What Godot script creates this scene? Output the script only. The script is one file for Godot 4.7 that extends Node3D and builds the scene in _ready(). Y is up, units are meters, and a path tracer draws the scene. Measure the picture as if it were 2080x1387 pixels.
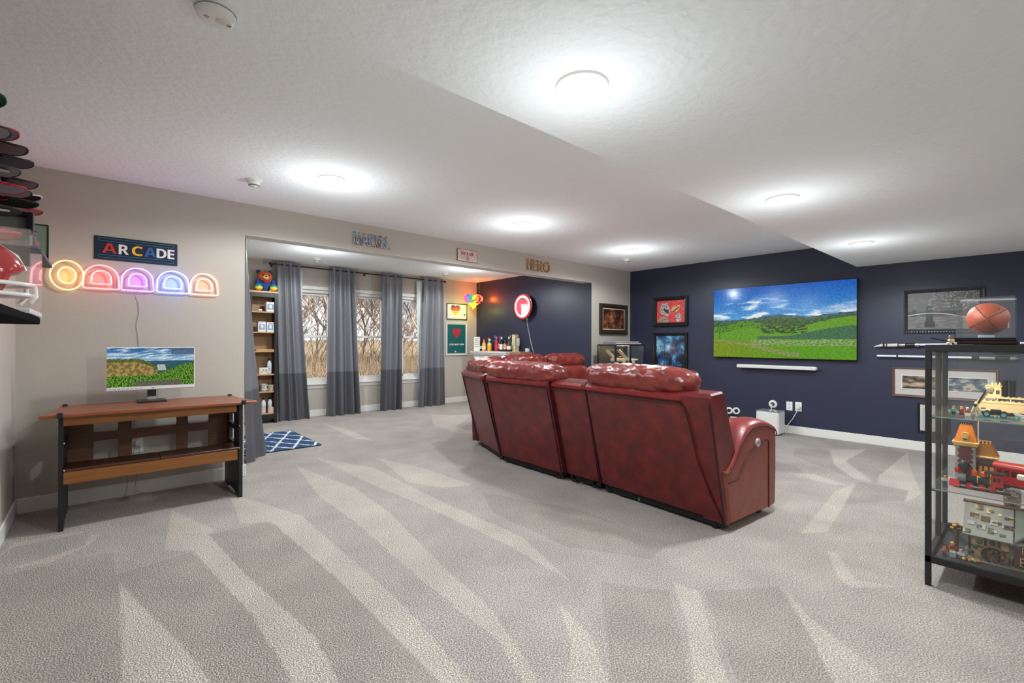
extends Node3D
# A carpeted basement games room: x runs along the beige wall, -z towards its windows, y is up, metres.

const WALL_L := -0.474   # left wall
const WALL_B := -4.94    # beige wall with the wide opening
const WALL_N := 7.268    # navy television wall
const CEIL := 2.571
const DROP := 2.252      # underside of the dropped ceiling
const DROP_Z := -1.522   # its front edge
const HEAD := 2.278      # underside of the beam over the opening
const ALC_L := 1.006     # alcove side walls and window wall
const ALC_R := 6.15
const ALC_Z := -8.128

var taken := {}
var mats := {}
var rng := RandomNumberGenerator.new()

# ---------- mesh building ----------
class MB:
	var v := PackedVector3Array()
	var n := PackedVector3Array()
	var uv := PackedVector2Array()
	var t := Transform3D.IDENTITY

	func tri(a: Vector3, b: Vector3, c: Vector3, na: Vector3, nb: Vector3, nc: Vector3, ua := Vector2.ZERO, ub := Vector2.ZERO, uc := Vector2.ZERO) -> void:
		var g := (b - a).cross(c - a)
		if g.length_squared() < 1e-18:
			return
		a = t * a; b = t * b; c = t * c
		na = (t.basis * na).normalized(); nb = (t.basis * nb).normalized(); nc = (t.basis * nc).normalized()
		g = (b - a).cross(c - a)
		if g.dot(na + nb + nc) > 0.0:   # front faces run clockwise
			v.append_array([a, c, b]); n.append_array([na, nc, nb]); uv.append_array([ua, uc, ub])
		else:
			v.append_array([a, b, c]); n.append_array([na, nb, nc]); uv.append_array([ua, ub, uc])

	func flat(a: Vector3, b: Vector3, c: Vector3, nn: Vector3) -> void:
		tri(a, b, c, nn, nn, nn)

	func quad(a: Vector3, b: Vector3, c: Vector3, d: Vector3, nn: Vector3, full := true) -> void:
		var u := [Vector2(0, 1), Vector2(1, 1), Vector2(1, 0), Vector2(0, 0)] if full else [Vector2.ZERO, Vector2.ZERO, Vector2.ZERO, Vector2.ZERO]
		tri(a, b, c, nn, nn, nn, u[0], u[1], u[2])
		tri(a, c, d, nn, nn, nn, u[0], u[2], u[3])

	# a box about its centre, its edges chamfered by bev
	func box(c: Vector3, s: Vector3, bev := 0.0) -> MB:
		var h := s * 0.5
		bev = minf(bev, minf(h.x, minf(h.y, h.z)) * 0.98)
		var k := h - Vector3.ONE * bev
		var ax := [Vector3(1, 0, 0), Vector3(0, 1, 0), Vector3(0, 0, 1)]
		for i in 3:
			var e: Vector3 = ax[i]; var f: Vector3 = ax[(i + 1) % 3]; var g: Vector3 = ax[(i + 2) % 3]
			for w: float in [-1.0, 1.0]:
				var o: Vector3 = c + e * h[i] * w
				var p := f * k[(i + 1) % 3]; var q := g * k[(i + 2) % 3]
				quad(o - p - q, o + p - q, o + p + q, o - p + q, e * w)
				if bev > 0.0:
					for w2: float in [-1.0, 1.0]:
						var n2: Vector3 = (e * w + f * w2).normalized()
						var o1: Vector3 = c + e * h[i] * w + f * k[(i + 1) % 3] * w2
						var o2: Vector3 = c + e * k[i] * w + f * h[(i + 1) % 3] * w2
						quad(o1 - q, o1 + q, o2 + q, o2 - q, n2)
		if bev > 0.0:
			for x in [-1.0, 1.0]:
				for y in [-1.0, 1.0]:
					for z in [-1.0, 1.0]:
						flat(c + Vector3(h.x * x, k.y * y, k.z * z), c + Vector3(k.x * x, h.y * y, k.z * z), c + Vector3(k.x * x, k.y * y, h.z * z), Vector3(x, y, z).normalized())
		return self

	# box from corner to corner
	func span(a: Vector3, b: Vector3, bev := 0.0) -> MB:
		return box((a + b) * 0.5, (b - a).abs(), bev)

	# rows of points, smooth; closed joins the ends of each row
	func grid(rows: Array, closed := false, flip := false) -> MB:
		var nr := rows.size(); var nc: int = rows[0].size()
		var nor := []
		for i in nr:
			var line := PackedVector3Array()
			for j in nc:
				var l: Vector3 = rows[i][(j - 1 + nc) % nc if closed else maxi(j - 1, 0)]
				var r: Vector3 = rows[i][(j + 1) % nc if closed else mini(j + 1, nc - 1)]
				var d: Vector3 = rows[maxi(i - 1, 0)][j]; var u: Vector3 = rows[mini(i + 1, nr - 1)][j]
				var x := (r - l).cross(u - d)
				if x.length_squared() < 1e-20:   # a pole: look along the next row
					var i2 := 1 if i == 0 else nr - 2
					var acc := Vector3.ZERO
					for q in nc:
						acc += (rows[i2][q] as Vector3)
					x = ((rows[i][j] as Vector3) - acc / nc) * (-1.0 if flip else 1.0)
				line.append(x.normalized() * (-1.0 if flip else 1.0))
			nor.append(line)
		for i in nr - 1:
			for j in (nc if closed else nc - 1):
				var k := (j + 1) % nc
				var u0 := Vector2(float(j) / maxi(nc - 1, 1), 1.0 - float(i) / (nr - 1)); var u1 := Vector2(float(j + 1) / maxi(nc - 1, 1), 1.0 - float(i + 1) / (nr - 1))
				tri(rows[i][j], rows[i][k], rows[i + 1][k], nor[i][j], nor[i][k], nor[i + 1][k], u0, Vector2(u1.x, u0.y), u1)
				tri(rows[i][j], rows[i + 1][k], rows[i + 1][j], nor[i][j], nor[i + 1][k], nor[i + 1][j], u0, u1, Vector2(u0.x, u1.y))
		return self

	# profile of (radius, height) turned about y; hard corners where soft is false
	func lathe(prof: Array, seg := 20, at := Vector3.ZERO, soft := false) -> MB:
		for i in prof.size() - 1:
			var a: Vector2 = prof[i]; var b: Vector2 = prof[i + 1]
			var d := b - a
			var nn := Vector2(d.y, -d.x).normalized()
			var na := nn; var nb := nn
			if soft:
				if i > 0:
					var e: Vector2 = a - prof[i - 1]; na = (nn + Vector2(e.y, -e.x).normalized()).normalized()
				if i < prof.size() - 2:
					var e2: Vector2 = prof[i + 2] - b; nb = (nn + Vector2(e2.y, -e2.x).normalized()).normalized()
			for j in seg:
				var p := TAU * j / seg; var q := TAU * (j + 1) / seg
				var cp := Vector3(cos(p), 0, sin(p)); var cq := Vector3(cos(q), 0, sin(q))
				var y := Vector3.UP
				var u0 := Vector2(float(j) / seg, 1.0 - float(i) / (prof.size() - 1)); var u1 := Vector2(float(j + 1) / seg, 1.0 - float(i + 1) / (prof.size() - 1))
				tri(at + cp * a.x + y * a.y, at + cq * a.x + y * a.y, at + cq * b.x + y * b.y, cp * na.x + y * na.y, cq * na.x + y * na.y, cq * nb.x + y * nb.y, u0, Vector2(u1.x, u0.y), u1)
				tri(at + cp * a.x + y * a.y, at + cq * b.x + y * b.y, at + cp * b.x + y * b.y, cp * na.x + y * na.y, cq * nb.x + y * nb.y, cp * nb.x + y * nb.y, u0, u1, Vector2(u0.x, u1.y))
		return self

	# cylinder or cone between two points
	func rod(a: Vector3, b: Vector3, ra: float, rb := -1.0, seg := 10) -> MB:
		if rb < 0.0:
			rb = ra
		var y := (b - a).normalized()
		var x := y.cross(Vector3.RIGHT if absf(y.x) < 0.8 else Vector3.FORWARD).normalized()
		var keep := t
		t = t * Transform3D(Basis(x, y, x.cross(y)), a)
		lathe([Vector2(0, 0), Vector2(ra, 0), Vector2(rb, (b - a).length()), Vector2(0, (b - a).length())], seg)
		t = keep
		return self

	# tube along a path
	func tube(path: Array, r: float, seg := 8, closed := false) -> MB:
		var rows := []
		var up := Vector3.ZERO
		var m := path.size()
		for i in (m + 1 if closed else m):
			var p: Vector3 = path[i % m]
			var a: Vector3 = path[(i - 1 + m) % m] if closed else path[maxi(i - 1, 0)]
			var b: Vector3 = path[(i + 1) % m] if closed else path[mini(i + 1, m - 1)]
			var y := (b - a).normalized()
			if up == Vector3.ZERO:
				up = y.cross(Vector3.RIGHT if absf(y.x) < 0.8 else Vector3.UP).normalized()
			up = (up - y * up.dot(y)).normalized()
			var s := y.cross(up)
			var row := []
			for j in seg:
				var w := TAU * j / seg
				row.append(p + (up * cos(w) + s * sin(w)) * r)
			rows.append(row)
		grid(rows, true)
		if not closed:
			for e in [0, m - 1]:
				var nn: Vector3 = (path[e] - path[1 if e == 0 else m - 2]).normalized()
				for j in range(1, seg - 1):
					flat(rows[e][0], rows[e][j], rows[e][j + 1], nn)
		return self

	# polygon in xy pulled along z from z0 to z1
	func prism(poly: PackedVector2Array, z0: float, z1: float, bev := 0.0) -> MB:
		var cw := Geometry2D.is_polygon_clockwise(poly)
		var inner := poly
		if bev > 0.0:
			var off := Geometry2D.offset_polygon(poly, -bev, Geometry2D.JOIN_MITER)
			if off.size() == 1 and off[0].size() == poly.size():
				inner = off[0]
				var best := 0
				for i in inner.size():
					if inner[i].distance_squared_to(poly[0]) < inner[best].distance_squared_to(poly[0]):
						best = i
				var turned := PackedVector2Array()
				for i in inner.size():
					turned.append(inner[(best + i) % inner.size()])
				inner = turned
			else:
				bev = 0.0
		var idx := Geometry2D.triangulate_polygon(inner)
		for w in [[z0, -1.0], [z1, 1.0]]:
			for i in range(0, idx.size(), 3):
				var p := inner[idx[i]]; var q := inner[idx[i + 1]]; var r := inner[idx[i + 2]]
				flat(Vector3(p.x, p.y, w[0]), Vector3(q.x, q.y, w[0]), Vector3(r.x, r.y, w[0]), Vector3(0, 0, w[1] * signf(z1 - z0)))
		var sg := signf(z1 - z0)
		for i in poly.size():
			var j := (i + 1) % poly.size()
			var d := poly[j] - poly[i]
			var nn := Vector2(d.y, -d.x).normalized() * (-1.0 if cw else 1.0)
			var n3 := Vector3(nn.x, nn.y, 0)
			quad(Vector3(poly[i].x, poly[i].y, z0 + bev * sg), Vector3(poly[j].x, poly[j].y, z0 + bev * sg), Vector3(poly[j].x, poly[j].y, z1 - bev * sg), Vector3(poly[i].x, poly[i].y, z1 - bev * sg), n3, false)
			if bev > 0.0:
				for w in [[z0, -1.0], [z1, 1.0]]:
					quad(Vector3(poly[i].x, poly[i].y, w[0] - bev * w[1] * sg), Vector3(poly[j].x, poly[j].y, w[0] - bev * w[1] * sg), Vector3(inner[j].x, inner[j].y, w[0]), Vector3(inner[i].x, inner[i].y, w[0]), (n3 + Vector3(0, 0, w[1] * sg)).normalized(), false)
		return self

	# ellipsoid; e below 1 makes it boxier
	func ball(c: Vector3, r: Vector3, seg := 16, e := 1.0) -> MB:
		var rows := []
		for i in seg / 2 + 1:
			var a := PI * i / (seg / 2) - PI / 2
			var row := []
			for j in seg:
				var b := TAU * j / seg
				var p := Vector3(cos(a) * cos(b), sin(a), cos(a) * sin(b))
				row.append(c + Vector3(signf(p.x) * pow(absf(p.x), e) * r.x, signf(p.y) * pow(absf(p.y), e) * r.y, signf(p.z) * pow(absf(p.z), e) * r.z))
			rows.append(row)
		return grid(rows, true, true)

	# disc from z0 to z1, facing +z, with a picture laid over its front
	static func new_disc(r: float, z0: float, z1: float) -> MB:
		var m := MB.new()
		for k in 40:
			var a := TAU * k / 40.0; var b := TAU * (k + 1) / 40.0
			var p := Vector3(cos(a) * r, sin(a) * r, 0); var q := Vector3(cos(b) * r, sin(b) * r, 0)
			var o := Vector3(0, 0, z1); var e := Vector3(0, 0, z0)
			var up := Vector2(0.5 + cos(a) * 0.5, 0.5 - sin(a) * 0.5); var uq := Vector2(0.5 + cos(b) * 0.5, 0.5 - sin(b) * 0.5)
			m.tri(o, p + o, q + o, Vector3.BACK, Vector3.BACK, Vector3.BACK, Vector2(0.5, 0.5), up, uq)
			m.tri(e, p + e, q + e, Vector3.FORWARD, Vector3.FORWARD, Vector3.FORWARD)
			m.tri(p + e, q + e, q + o, p, q, q)
			m.tri(p + e, q + o, p + o, p, q, p)
		return m

	func mesh() -> ArrayMesh:
		var a := []
		a.resize(Mesh.ARRAY_MAX)
		a[Mesh.ARRAY_VERTEX] = v; a[Mesh.ARRAY_NORMAL] = n; a[Mesh.ARRAY_TEX_UV] = uv
		var m := ArrayMesh.new()
		m.add_surface_from_arrays(Mesh.PRIMITIVE_TRIANGLES, a)
		return m

func V(x: float, y: float, z: float) -> Vector3:
	return Vector3(x, y, z)

func poly(a: Array) -> PackedVector2Array:
	var p := PackedVector2Array()
	for i in range(0, a.size(), 2):
		p.append(Vector2(a[i], a[i + 1]))
	return p

# ---------- naming ----------
func numbered(called: String) -> String:
	var k: int = taken.get(called, -1) + 1
	taken[called] = k
	return called if k == 0 else "%s_%03d" % [called, k]

func put(called: String, shape, m: Material, parent: Node = self, at := Vector3.ZERO) -> MeshInstance3D:
	var o := MeshInstance3D.new()
	o.mesh = shape.mesh() if shape is MB else shape
	o.material_override = m
	o.name = numbered(called) if parent == self else called
	o.position = at
	parent.add_child(o, true)
	return o

func tag(o: Node3D, label: String, category: String, group := "") -> Node3D:
	o.set_meta("label", label); o.set_meta("category", category)
	if group:
		o.set_meta("group", group)
	return o

func thing(called: String, label: String, category: String, at := Vector3.ZERO, turn := 0.0, group := "") -> Node3D:
	var o := Node3D.new()
	o.name = numbered(called)
	add_child(o)
	o.position = at; o.rotation_degrees.y = turn
	return tag(o, label, category, group)

func struct(called: String, shape, m: Material, label := "", category := "", parent: Node = self) -> MeshInstance3D:
	var o := put(called, shape, m, parent)
	if parent == self:
		o.set_meta("kind", "structure")
		o.set_meta("label", label); o.set_meta("category", category)
	return o

func dup(root: Node3D, at: Vector3, turn: float, label: String, group := "") -> Node3D:
	var r: Node3D = root.duplicate()
	var stem: String = str(root.name).rstrip("0123456789").trim_suffix("_")
	r.name = numbered(stem)
	add_child(r)
	r.position = at; r.rotation_degrees.y = turn
	r.set_meta("label", label)
	if group:
		r.set_meta("group", group)
	return r

# ---------- materials ----------
func col(hex: String) -> Color:
	return Color.html(hex)

func mat(hex: String, rough := 0.6, metal := 0.0) -> StandardMaterial3D:
	var key := "%s %.2f %.2f" % [hex, rough, metal]
	if not mats.has(key):
		var m := StandardMaterial3D.new()
		m.albedo_color = col(hex); m.roughness = rough; m.metallic = metal
		mats[key] = m
	return mats[key]

func glow(hex: String, energy: float, base := "ffffff") -> StandardMaterial3D:
	var m := StandardMaterial3D.new()
	m.albedo_color = col(base); m.roughness = 0.4
	m.emission_enabled = true; m.emission = col(hex); m.emission_energy_multiplier = energy
	return m

func glass(a := 0.015, hex := "f4fbf8") -> StandardMaterial3D:
	var m := StandardMaterial3D.new()
	m.albedo_color = Color(col(hex), a); m.roughness = 0.02; m.metallic_specular = 0.36
	m.transparency = BaseMaterial3D.TRANSPARENCY_ALPHA
	return m

func noise_tex(freq: float, seed_: int, a := "", b := "", normal := 0.0, px := 512, octaves := 4, kind := FastNoiseLite.TYPE_SIMPLEX_SMOOTH) -> NoiseTexture2D:
	var t := NoiseTexture2D.new()
	var f := FastNoiseLite.new()
	f.noise_type = kind; f.seed = seed_; f.frequency = freq; f.fractal_octaves = octaves
	t.width = px; t.height = px; t.seamless = true; t.noise = f
	if normal > 0.0:
		t.as_normal_map = true; t.bump_strength = normal
	if a:
		var g := Gradient.new()
		g.set_color(0, col(a)); g.set_color(1, col(b)); t.color_ramp = g
	return t

func tex_mat(m: StandardMaterial3D, scale: Vector3, world := true) -> StandardMaterial3D:
	m.uv1_triplanar = true; m.uv1_world_triplanar = world; m.uv1_scale = scale
	return m

func image_mat(im: Image, rough := 0.5) -> StandardMaterial3D:
	var m := StandardMaterial3D.new()
	m.albedo_texture = ImageTexture.create_from_image(im); m.roughness = rough
	m.texture_repeat = false
	return m

# ---------- the scene ----------
func _ready() -> void:
	rng.seed = 7
	view_and_light()
	room()
	outside()
	ceiling_things()
	beige_wall_things()
	left_wall_things()
	desk_corner()
	alcove_things()
	sofa_things()
	navy_wall_things()
	display_cabinet()

func view_and_light() -> void:
	var cam := Camera3D.new()
	cam.name = "camera"
	cam.position = V(0, 1.27, 0)
	cam.rotation = Vector3(0.00171, -0.7243, 0.0033)
	cam.fov = 72.75
	cam.near = 0.05; cam.far = 300.0
	add_child(cam)
	cam.current = true
	var e := Environment.new()
	var sky := ProceduralSkyMaterial.new()
	sky.sky_top_color = col("5d8fd0"); sky.sky_horizon_color = col("dfe8f2"); sky.sky_curve = 0.16
	sky.ground_bottom_color = col("8a7a68"); sky.ground_horizon_color = col("b3a795")
	sky.sky_energy_multiplier = 1.0
	var cover := noise_tex(0.006, 3, "00000000", "ffffffff", 0.0, 1024, 5)
	cover.color_ramp.offsets = PackedFloat32Array([0.42, 0.68])
	sky.sky_cover = cover
	e.background_mode = Environment.BG_SKY
	e.sky = Sky.new(); e.sky.sky_material = sky
	e.background_energy_multiplier = 1.0
	e.tonemap_mode = Environment.TONE_MAPPER_LINEAR
	e.tonemap_exposure = 1.03
	e.sdfgi_enabled = true; e.ssao_enabled = true; e.ssil_enabled = true
	var w := WorldEnvironment.new()
	w.name = "surroundings"; w.environment = e
	add_child(w)
	var sun := DirectionalLight3D.new()
	sun.name = "sun"
	sun.light_color = col("fff1dc"); sun.light_energy = 2.6; sun.light_angular_distance = 0.5
	sun.rotation_degrees = Vector3(-38, 25, 0); sun.shadow_enabled = true
	add_child(sun)

func glow_and_fill_light(at: Vector3, energy: float, color := "eff8fa", size := 0.03, called := "glow_and_fill_light") -> OmniLight3D:
	var l := OmniLight3D.new()
	l.name = numbered(called)
	l.position = at
	l.light_color = col(color); l.light_energy = energy; l.light_size = size
	l.omni_range = 14.0; l.omni_attenuation = 2.0; l.shadow_enabled = true
	add_child(l)
	return l

# ---------- the room itself ----------
const MARKS := "D 0.06,-3.31 0.41,-3.37 0.52,-2.49 0.55,-1.86 0.54,-1.82 0.31,-2.03 0.25,-2.41 0.15,-2.84|L 0.06,-3.25 0.15,-2.81 0.25,-2.39 0.31,-2.03 0.06,-2.25 0.08,-2.74|L 0.40,-4.31 0.29,-3.50 0.42,-3.39 0.52,-2.49 0.54,-1.82 0.67,-1.71 0.69,-2.06 0.59,-2.86 0.53,-3.60 0.57,-3.68|D 0.53,-3.60 0.88,-3.58 1.00,-2.99 1.01,-2.39 1.00,-1.80 0.95,-1.46 0.67,-1.71 0.69,-2.06 0.59,-2.86|L 0.80,-4.50 0.73,-3.67 0.90,-3.58 0.95,-2.45 0.95,-2.03 0.95,-1.63 0.95,-1.46 1.04,-1.39 1.09,-1.96 1.10,-2.61 1.09,-3.57 0.94,-4.05|L 1.49,-5.03 1.34,-3.87 1.34,-3.18 1.28,-2.15 1.27,-1.52 1.18,-1.27 1.23,-1.22 1.39,-1.70 1.45,-2.22 1.61,-3.20 1.65,-3.93|L 1.75,-5.21 1.81,-3.89 1.88,-3.09 1.91,-2.16 1.87,-1.64 2.06,-2.22 2.03,-3.26 2.06,-4.42|L 2.27,-4.76 2.08,-3.75 2.23,-3.43 2.47,-3.32 2.43,-4.09"
const MARKS_NEAR := "L 2.69,-0.89 2.47,-0.70 2.26,-0.41 2.19,-0.38 2.05,-0.50 2.28,-0.63|L 2.28,-1.28 2.01,-1.06 1.66,-0.84 1.76,-0.76 2.01,-0.95 2.29,-1.14|L 1.67,-1.54 1.50,-1.31 1.31,-1.15 1.42,-1.05 1.59,-1.28|L 3.32,-0.84 3.01,-0.72 2.92,-0.64 3.13,-0.46 3.04,-0.64 3.34,-0.80|D 2.41,-3.10 2.73,-2.29 2.69,-1.53 2.42,-1.50 2.17,-1.93 2.19,-2.69|D 1.99,-1.53 2.18,-1.24 1.65,-0.85 1.43,-1.05|D 2.31,-1.12 2.65,-0.89 2.28,-0.63 2.05,-0.50 1.78,-0.73 2.01,-0.91|D -0.41,-3.70 0.05,-3.69 0.07,-3.21 0.06,-2.25 -0.28,-2.54|L -0.45,-4.04 -0.40,-4.17 -0.20,-4.16 -0.06,-4.20 -0.21,-4.25 -0.41,-4.25|L -0.40,-3.78 -0.20,-3.74 -0.05,-3.91 -0.00,-4.07 -0.05,-4.11 -0.08,-3.91 -0.23,-3.85|L 4.31,-7.01 4.87,-6.54 3.94,-5.72 4.00,-5.09 3.71,-5.33 3.75,-5.69 3.83,-6.15|L 2.57,-7.45 2.49,-5.94 2.62,-5.63 2.67,-6.71"
const MARKS_FAR := "D 6.32,-1.94 6.49,-1.63 5.76,-1.40 5.43,-1.23 5.26,-1.12 5.47,-1.36 5.83,-1.81|L 6.49,-1.62 5.76,-1.40 5.30,-1.13 5.26,-0.98 6.02,-1.37 6.89,-1.34|D 6.89,-1.34 7.03,-0.99 5.57,-1.00 5.32,-0.97 6.02,-1.36|L 7.03,-0.99 6.04,-0.82 5.21,-0.64 4.77,-0.69 5.24,-0.73 5.25,-0.95 5.62,-1.00|D 5.19,-1.08 5.22,-0.73 4.88,-0.70 4.40,-1.00|L 5.13,-1.09 4.40,-1.00 3.66,-0.93 3.50,-1.04 4.72,-1.14|L 5.04,-1.61 4.91,-1.21 5.02,-1.11 5.18,-1.44"

# the pile of the carpet lies one way or the other where the vacuum cleaner went
func carpet_tracks() -> Image:
	var px := 900
	var x0 := -0.6; var z0 := -8.3; var w := 9.3
	var im := Image.create(px, px, false, Image.FORMAT_RGB8)
	im.fill(Color(0.86, 0.86, 0.86))
	for line: String in (MARKS + "|" + MARKS_NEAR + "|" + MARKS_FAR).split("|"):
		var words := line.split(" ")
		var g := 0.935 if words[0] == "L" else 0.815
		var p := PackedVector2Array()
		for k in range(1, words.size()):
			var xy := words[k].split(",")
			p.append(Vector2((float(xy[0]) - x0) / w * px, (float(xy[1]) - z0) / w * px))
		var lo := p[0]; var hi := p[0]
		for q in p:
			lo = lo.min(q); hi = hi.max(q)
		for y in range(maxi(0, int(lo.y)), mini(px, int(hi.y) + 1)):
			for x in range(maxi(0, int(lo.x)), mini(px, int(hi.x) + 1)):
				if Geometry2D.is_point_in_polygon(Vector2(x + 0.5, y + 0.5), p):
					im.set_pixel(x, y, Color(g, g * 0.995, g * 0.985))
	var f := FastNoiseLite.new()
	f.seed = 5; f.frequency = 0.02; f.fractal_octaves = 3
	var cloud := f.get_image(px, px)
	cloud.convert(Image.FORMAT_RGBA8)
	for y in px:
		for x in px:
			var c := cloud.get_pixel(x, y).r - 0.5
			var o := im.get_pixel(x, y)
			im.set_pixel(x, y, Color(o.r + c * 0.09, o.g + c * 0.09, o.b + c * 0.08))
	return im

func carpet() -> StandardMaterial3D:
	var m := StandardMaterial3D.new()
	m.albedo_texture = noise_tex(0.2, 11, "a0968f", "f6ede6", 0.0, 1024, 3)
	m.albedo_texture.color_ramp.offsets = PackedFloat32Array([0.3, 0.72])
	m.normal_enabled = true; m.normal_scale = 0.8
	m.normal_texture = noise_tex(0.2, 11, "", "", 4.0, 1024, 3)
	m.roughness = 1.0; m.metallic_specular = 0.1
	m.detail_enabled = true; m.detail_blend_mode = BaseMaterial3D.BLEND_MODE_MUL
	m.detail_uv_layer = BaseMaterial3D.DETAIL_UV_2
	m.detail_albedo = ImageTexture.create_from_image(carpet_tracks())
	m.uv1_scale = Vector3(1.0 / 1.7, 1.0 / 1.7, 1)
	return m

func paint(hex: String, rough := 0.75) -> StandardMaterial3D:
	var m := StandardMaterial3D.new()
	m.albedo_color = col(hex); m.roughness = rough
	m.normal_enabled = true; m.normal_scale = 0.15
	m.normal_texture = noise_tex(0.03, 21, "", "", 3.0, 512, 3)
	return tex_mat(m, Vector3.ONE * 2.0)

func knockdown() -> StandardMaterial3D:
	var m := StandardMaterial3D.new()
	m.albedo_color = col("f8fbfd"); m.roughness = 0.9; m.metallic_specular = 0.2
	m.normal_enabled = true; m.normal_scale = 1.0
	m.normal_texture = noise_tex(0.022, 31, "", "", 3.0, 1024, 3)
	return tex_mat(m, Vector3.ONE * 0.75)

func slab(called: String, a: Vector3, b: Vector3, m: Material, label: String, category: String) -> MeshInstance3D:
	return struct(called, MB.new().span(a, b), m, label, category)

func room() -> void:
	var beige := paint("bdb4a9")
	var navy := paint("2c3046", 0.4)
	var white := mat("e9e6e0", 0.45)
	var ceil_m := knockdown()
	mats["beige"] = beige; mats["navy"] = navy; mats["trim"] = white
	# floor: one carpet over the room and its alcove
	var f := SurfaceTool.new()
	f.begin(Mesh.PRIMITIVE_TRIANGLES)
	var ca := [V(-0.6, 0, -8.3), V(7.4, 0, -8.3), V(7.4, 0, 4.2), V(-0.6, 0, 4.2)]
	for k in [0, 1, 2, 0, 2, 3]:
		var p: Vector3 = ca[k]
		f.set_normal(Vector3.UP); f.set_uv(Vector2(p.x, p.z)); f.set_uv2(Vector2((p.x + 0.6) / 9.3, (p.z + 8.3) / 9.3))
		f.add_vertex(p)
	var fl := MB.new().span(V(-0.6, -0.12, -8.3), V(7.4, -0.002, 4.2))
	var floor_o := struct("floor", f.commit(), carpet(), "light grey cut pile carpet with vacuum cleaner tracks", "carpet")
	struct("slab", fl, mat("8c8a86", 0.9), "", "", floor_o)
	slab("ceiling", V(-0.62, CEIL, -8.3), V(7.42, CEIL + 0.12, 4.2), ceil_m, "white knockdown textured ceiling of the room and its alcove", "ceiling")
	slab("ceiling_dropped", V(-0.62, DROP, DROP_Z), V(7.42, CEIL - 0.001, 4.2), ceil_m, "lowered strip of white textured ceiling nearest the camera", "ceiling")
	slab("wall_left", V(WALL_L - 0.14, 0, -5.118), V(WALL_L, CEIL, 4.2), beige, "pale wall with the hanging caps and the display shelf", "wall")
	slab("wall_rear", V(-0.62, 0, 4.06), V(7.42, CEIL, 4.2), beige, "beige wall behind the camera", "wall")
	slab("wall_right", V(WALL_N, 0, -5.118), V(WALL_N + 0.14, CEIL, 4.2), navy, "dark navy wall with the television and framed pictures", "wall")
	slab("wall_back", V(WALL_L, 0, WALL_B - 0.178), V(ALC_L, CEIL, WALL_B), beige, "beige wall section behind the wooden desk", "wall")
	slab("wall_back_header", V(ALC_L, HEAD, WALL_B - 0.178), V(ALC_R, CEIL, WALL_B), beige, "beige beam over the wide alcove opening", "wall")
	struct("soffit", MB.new().span(V(ALC_L, HEAD - 0.003, WALL_B - 0.178), V(ALC_R, HEAD, WALL_B)), mat("e4e2de", 0.8), "", "", get_node("wall_back_header"))
	slab("wall_back_end", V(ALC_R, 0, WALL_B - 0.178), V(WALL_N, CEIL, WALL_B), beige, "narrow beige wall section in the corner beside the navy wall", "wall")
	slab("wall_alcove_left", V(ALC_L - 0.12, 0, ALC_Z - 0.17), V(ALC_L, CEIL, WALL_B - 0.178), beige, "alcove side wall behind the hanging curtain", "wall")
	slab("wall_alcove_right", V(ALC_R, 0, ALC_Z - 0.17), V(ALC_R + 0.12, CEIL, WALL_B - 0.178), navy, "navy alcove side wall with the round lit clock", "wall")
	struct("facing", MB.new().span(V(ALC_R - 0.004, 0, WALL_B - 0.178), V(ALC_R, HEAD, WALL_B - 0.001)), navy, "", "", get_node("wall_alcove_right"))
	# window wall: three openings
	var wx := [[2.36, 3.02], [3.36, 4.02], [4.33, 4.99]]
	var w0 := 0.56; var w1 := 2.15
	var mb := MB.new()
	mb.span(V(ALC_L, 0, ALC_Z - 0.17), V(ALC_R, w0, ALC_Z))
	mb.span(V(ALC_L, w1, ALC_Z - 0.17), V(ALC_R, CEIL, ALC_Z))
	mb.span(V(ALC_L, w0, ALC_Z - 0.17), V(wx[0][0], w1, ALC_Z))
	mb.span(V(wx[0][1], w0, ALC_Z - 0.17), V(wx[1][0], w1, ALC_Z))
	mb.span(V(wx[1][1], w0, ALC_Z - 0.17), V(wx[2][0], w1, ALC_Z))
	mb.span(V(wx[2][1], w0, ALC_Z - 0.17), V(ALC_R, w1, ALC_Z))
	struct("wall_window", mb, beige, "grey beige alcove wall holding the three windows", "wall")
	for k in 3:
		var xa: float = wx[k][0]; var xb: float = wx[k][1]; var zc := ALC_Z
		var win := Node3D.new()
		win.name = "window_%d" % (k + 1)
		add_child(win)
		win.set_meta("kind", "structure"); win.set_meta("category", "window")
		win.set_meta("label", ["white double hung window nearest the bookcase", "white double hung window, middle of the three", "white double hung window nearest the framed posters"][k])
		var fr := MB.new()
		for q in [[xa, xa + 0.035, w0, w1], [xb - 0.035, xb, w0, w1], [xa, xb, w0, w0 + 0.05], [xa, xb, w1 - 0.05, w1]]:
			fr.span(V(q[0], q[2], zc - 0.12), V(q[1], q[3], zc - 0.02), 0.004)
		put("frame", fr, white, win)
		var ym := 1.35
		for h in 2:
			var ya: float = w0 + 0.05 if h == 0 else ym - 0.012
			var yb: float = ym + 0.03 if h == 0 else w1 - 0.05
			var zz: float = zc - 0.06 if h == 0 else zc - 0.095
			var sa := MB.new()
			for q in [[xa + 0.035, xa + 0.07, ya, yb], [xb - 0.07, xb - 0.035, ya, yb], [xa + 0.035, xb - 0.035, ya, ya + 0.04], [xa + 0.035, xb - 0.035, yb - 0.04, yb]]:
				sa.span(V(q[0], q[2], zz - 0.015), V(q[1], q[3], zz + 0.015), 0.003)
			var so := put("sash", sa, white, win)
			put("pane", MB.new().span(V(xa + 0.07, ya + 0.04, zz - 0.002), V(xb - 0.07, yb - 0.04, zz + 0.002)), glass(0.01), so)
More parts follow.
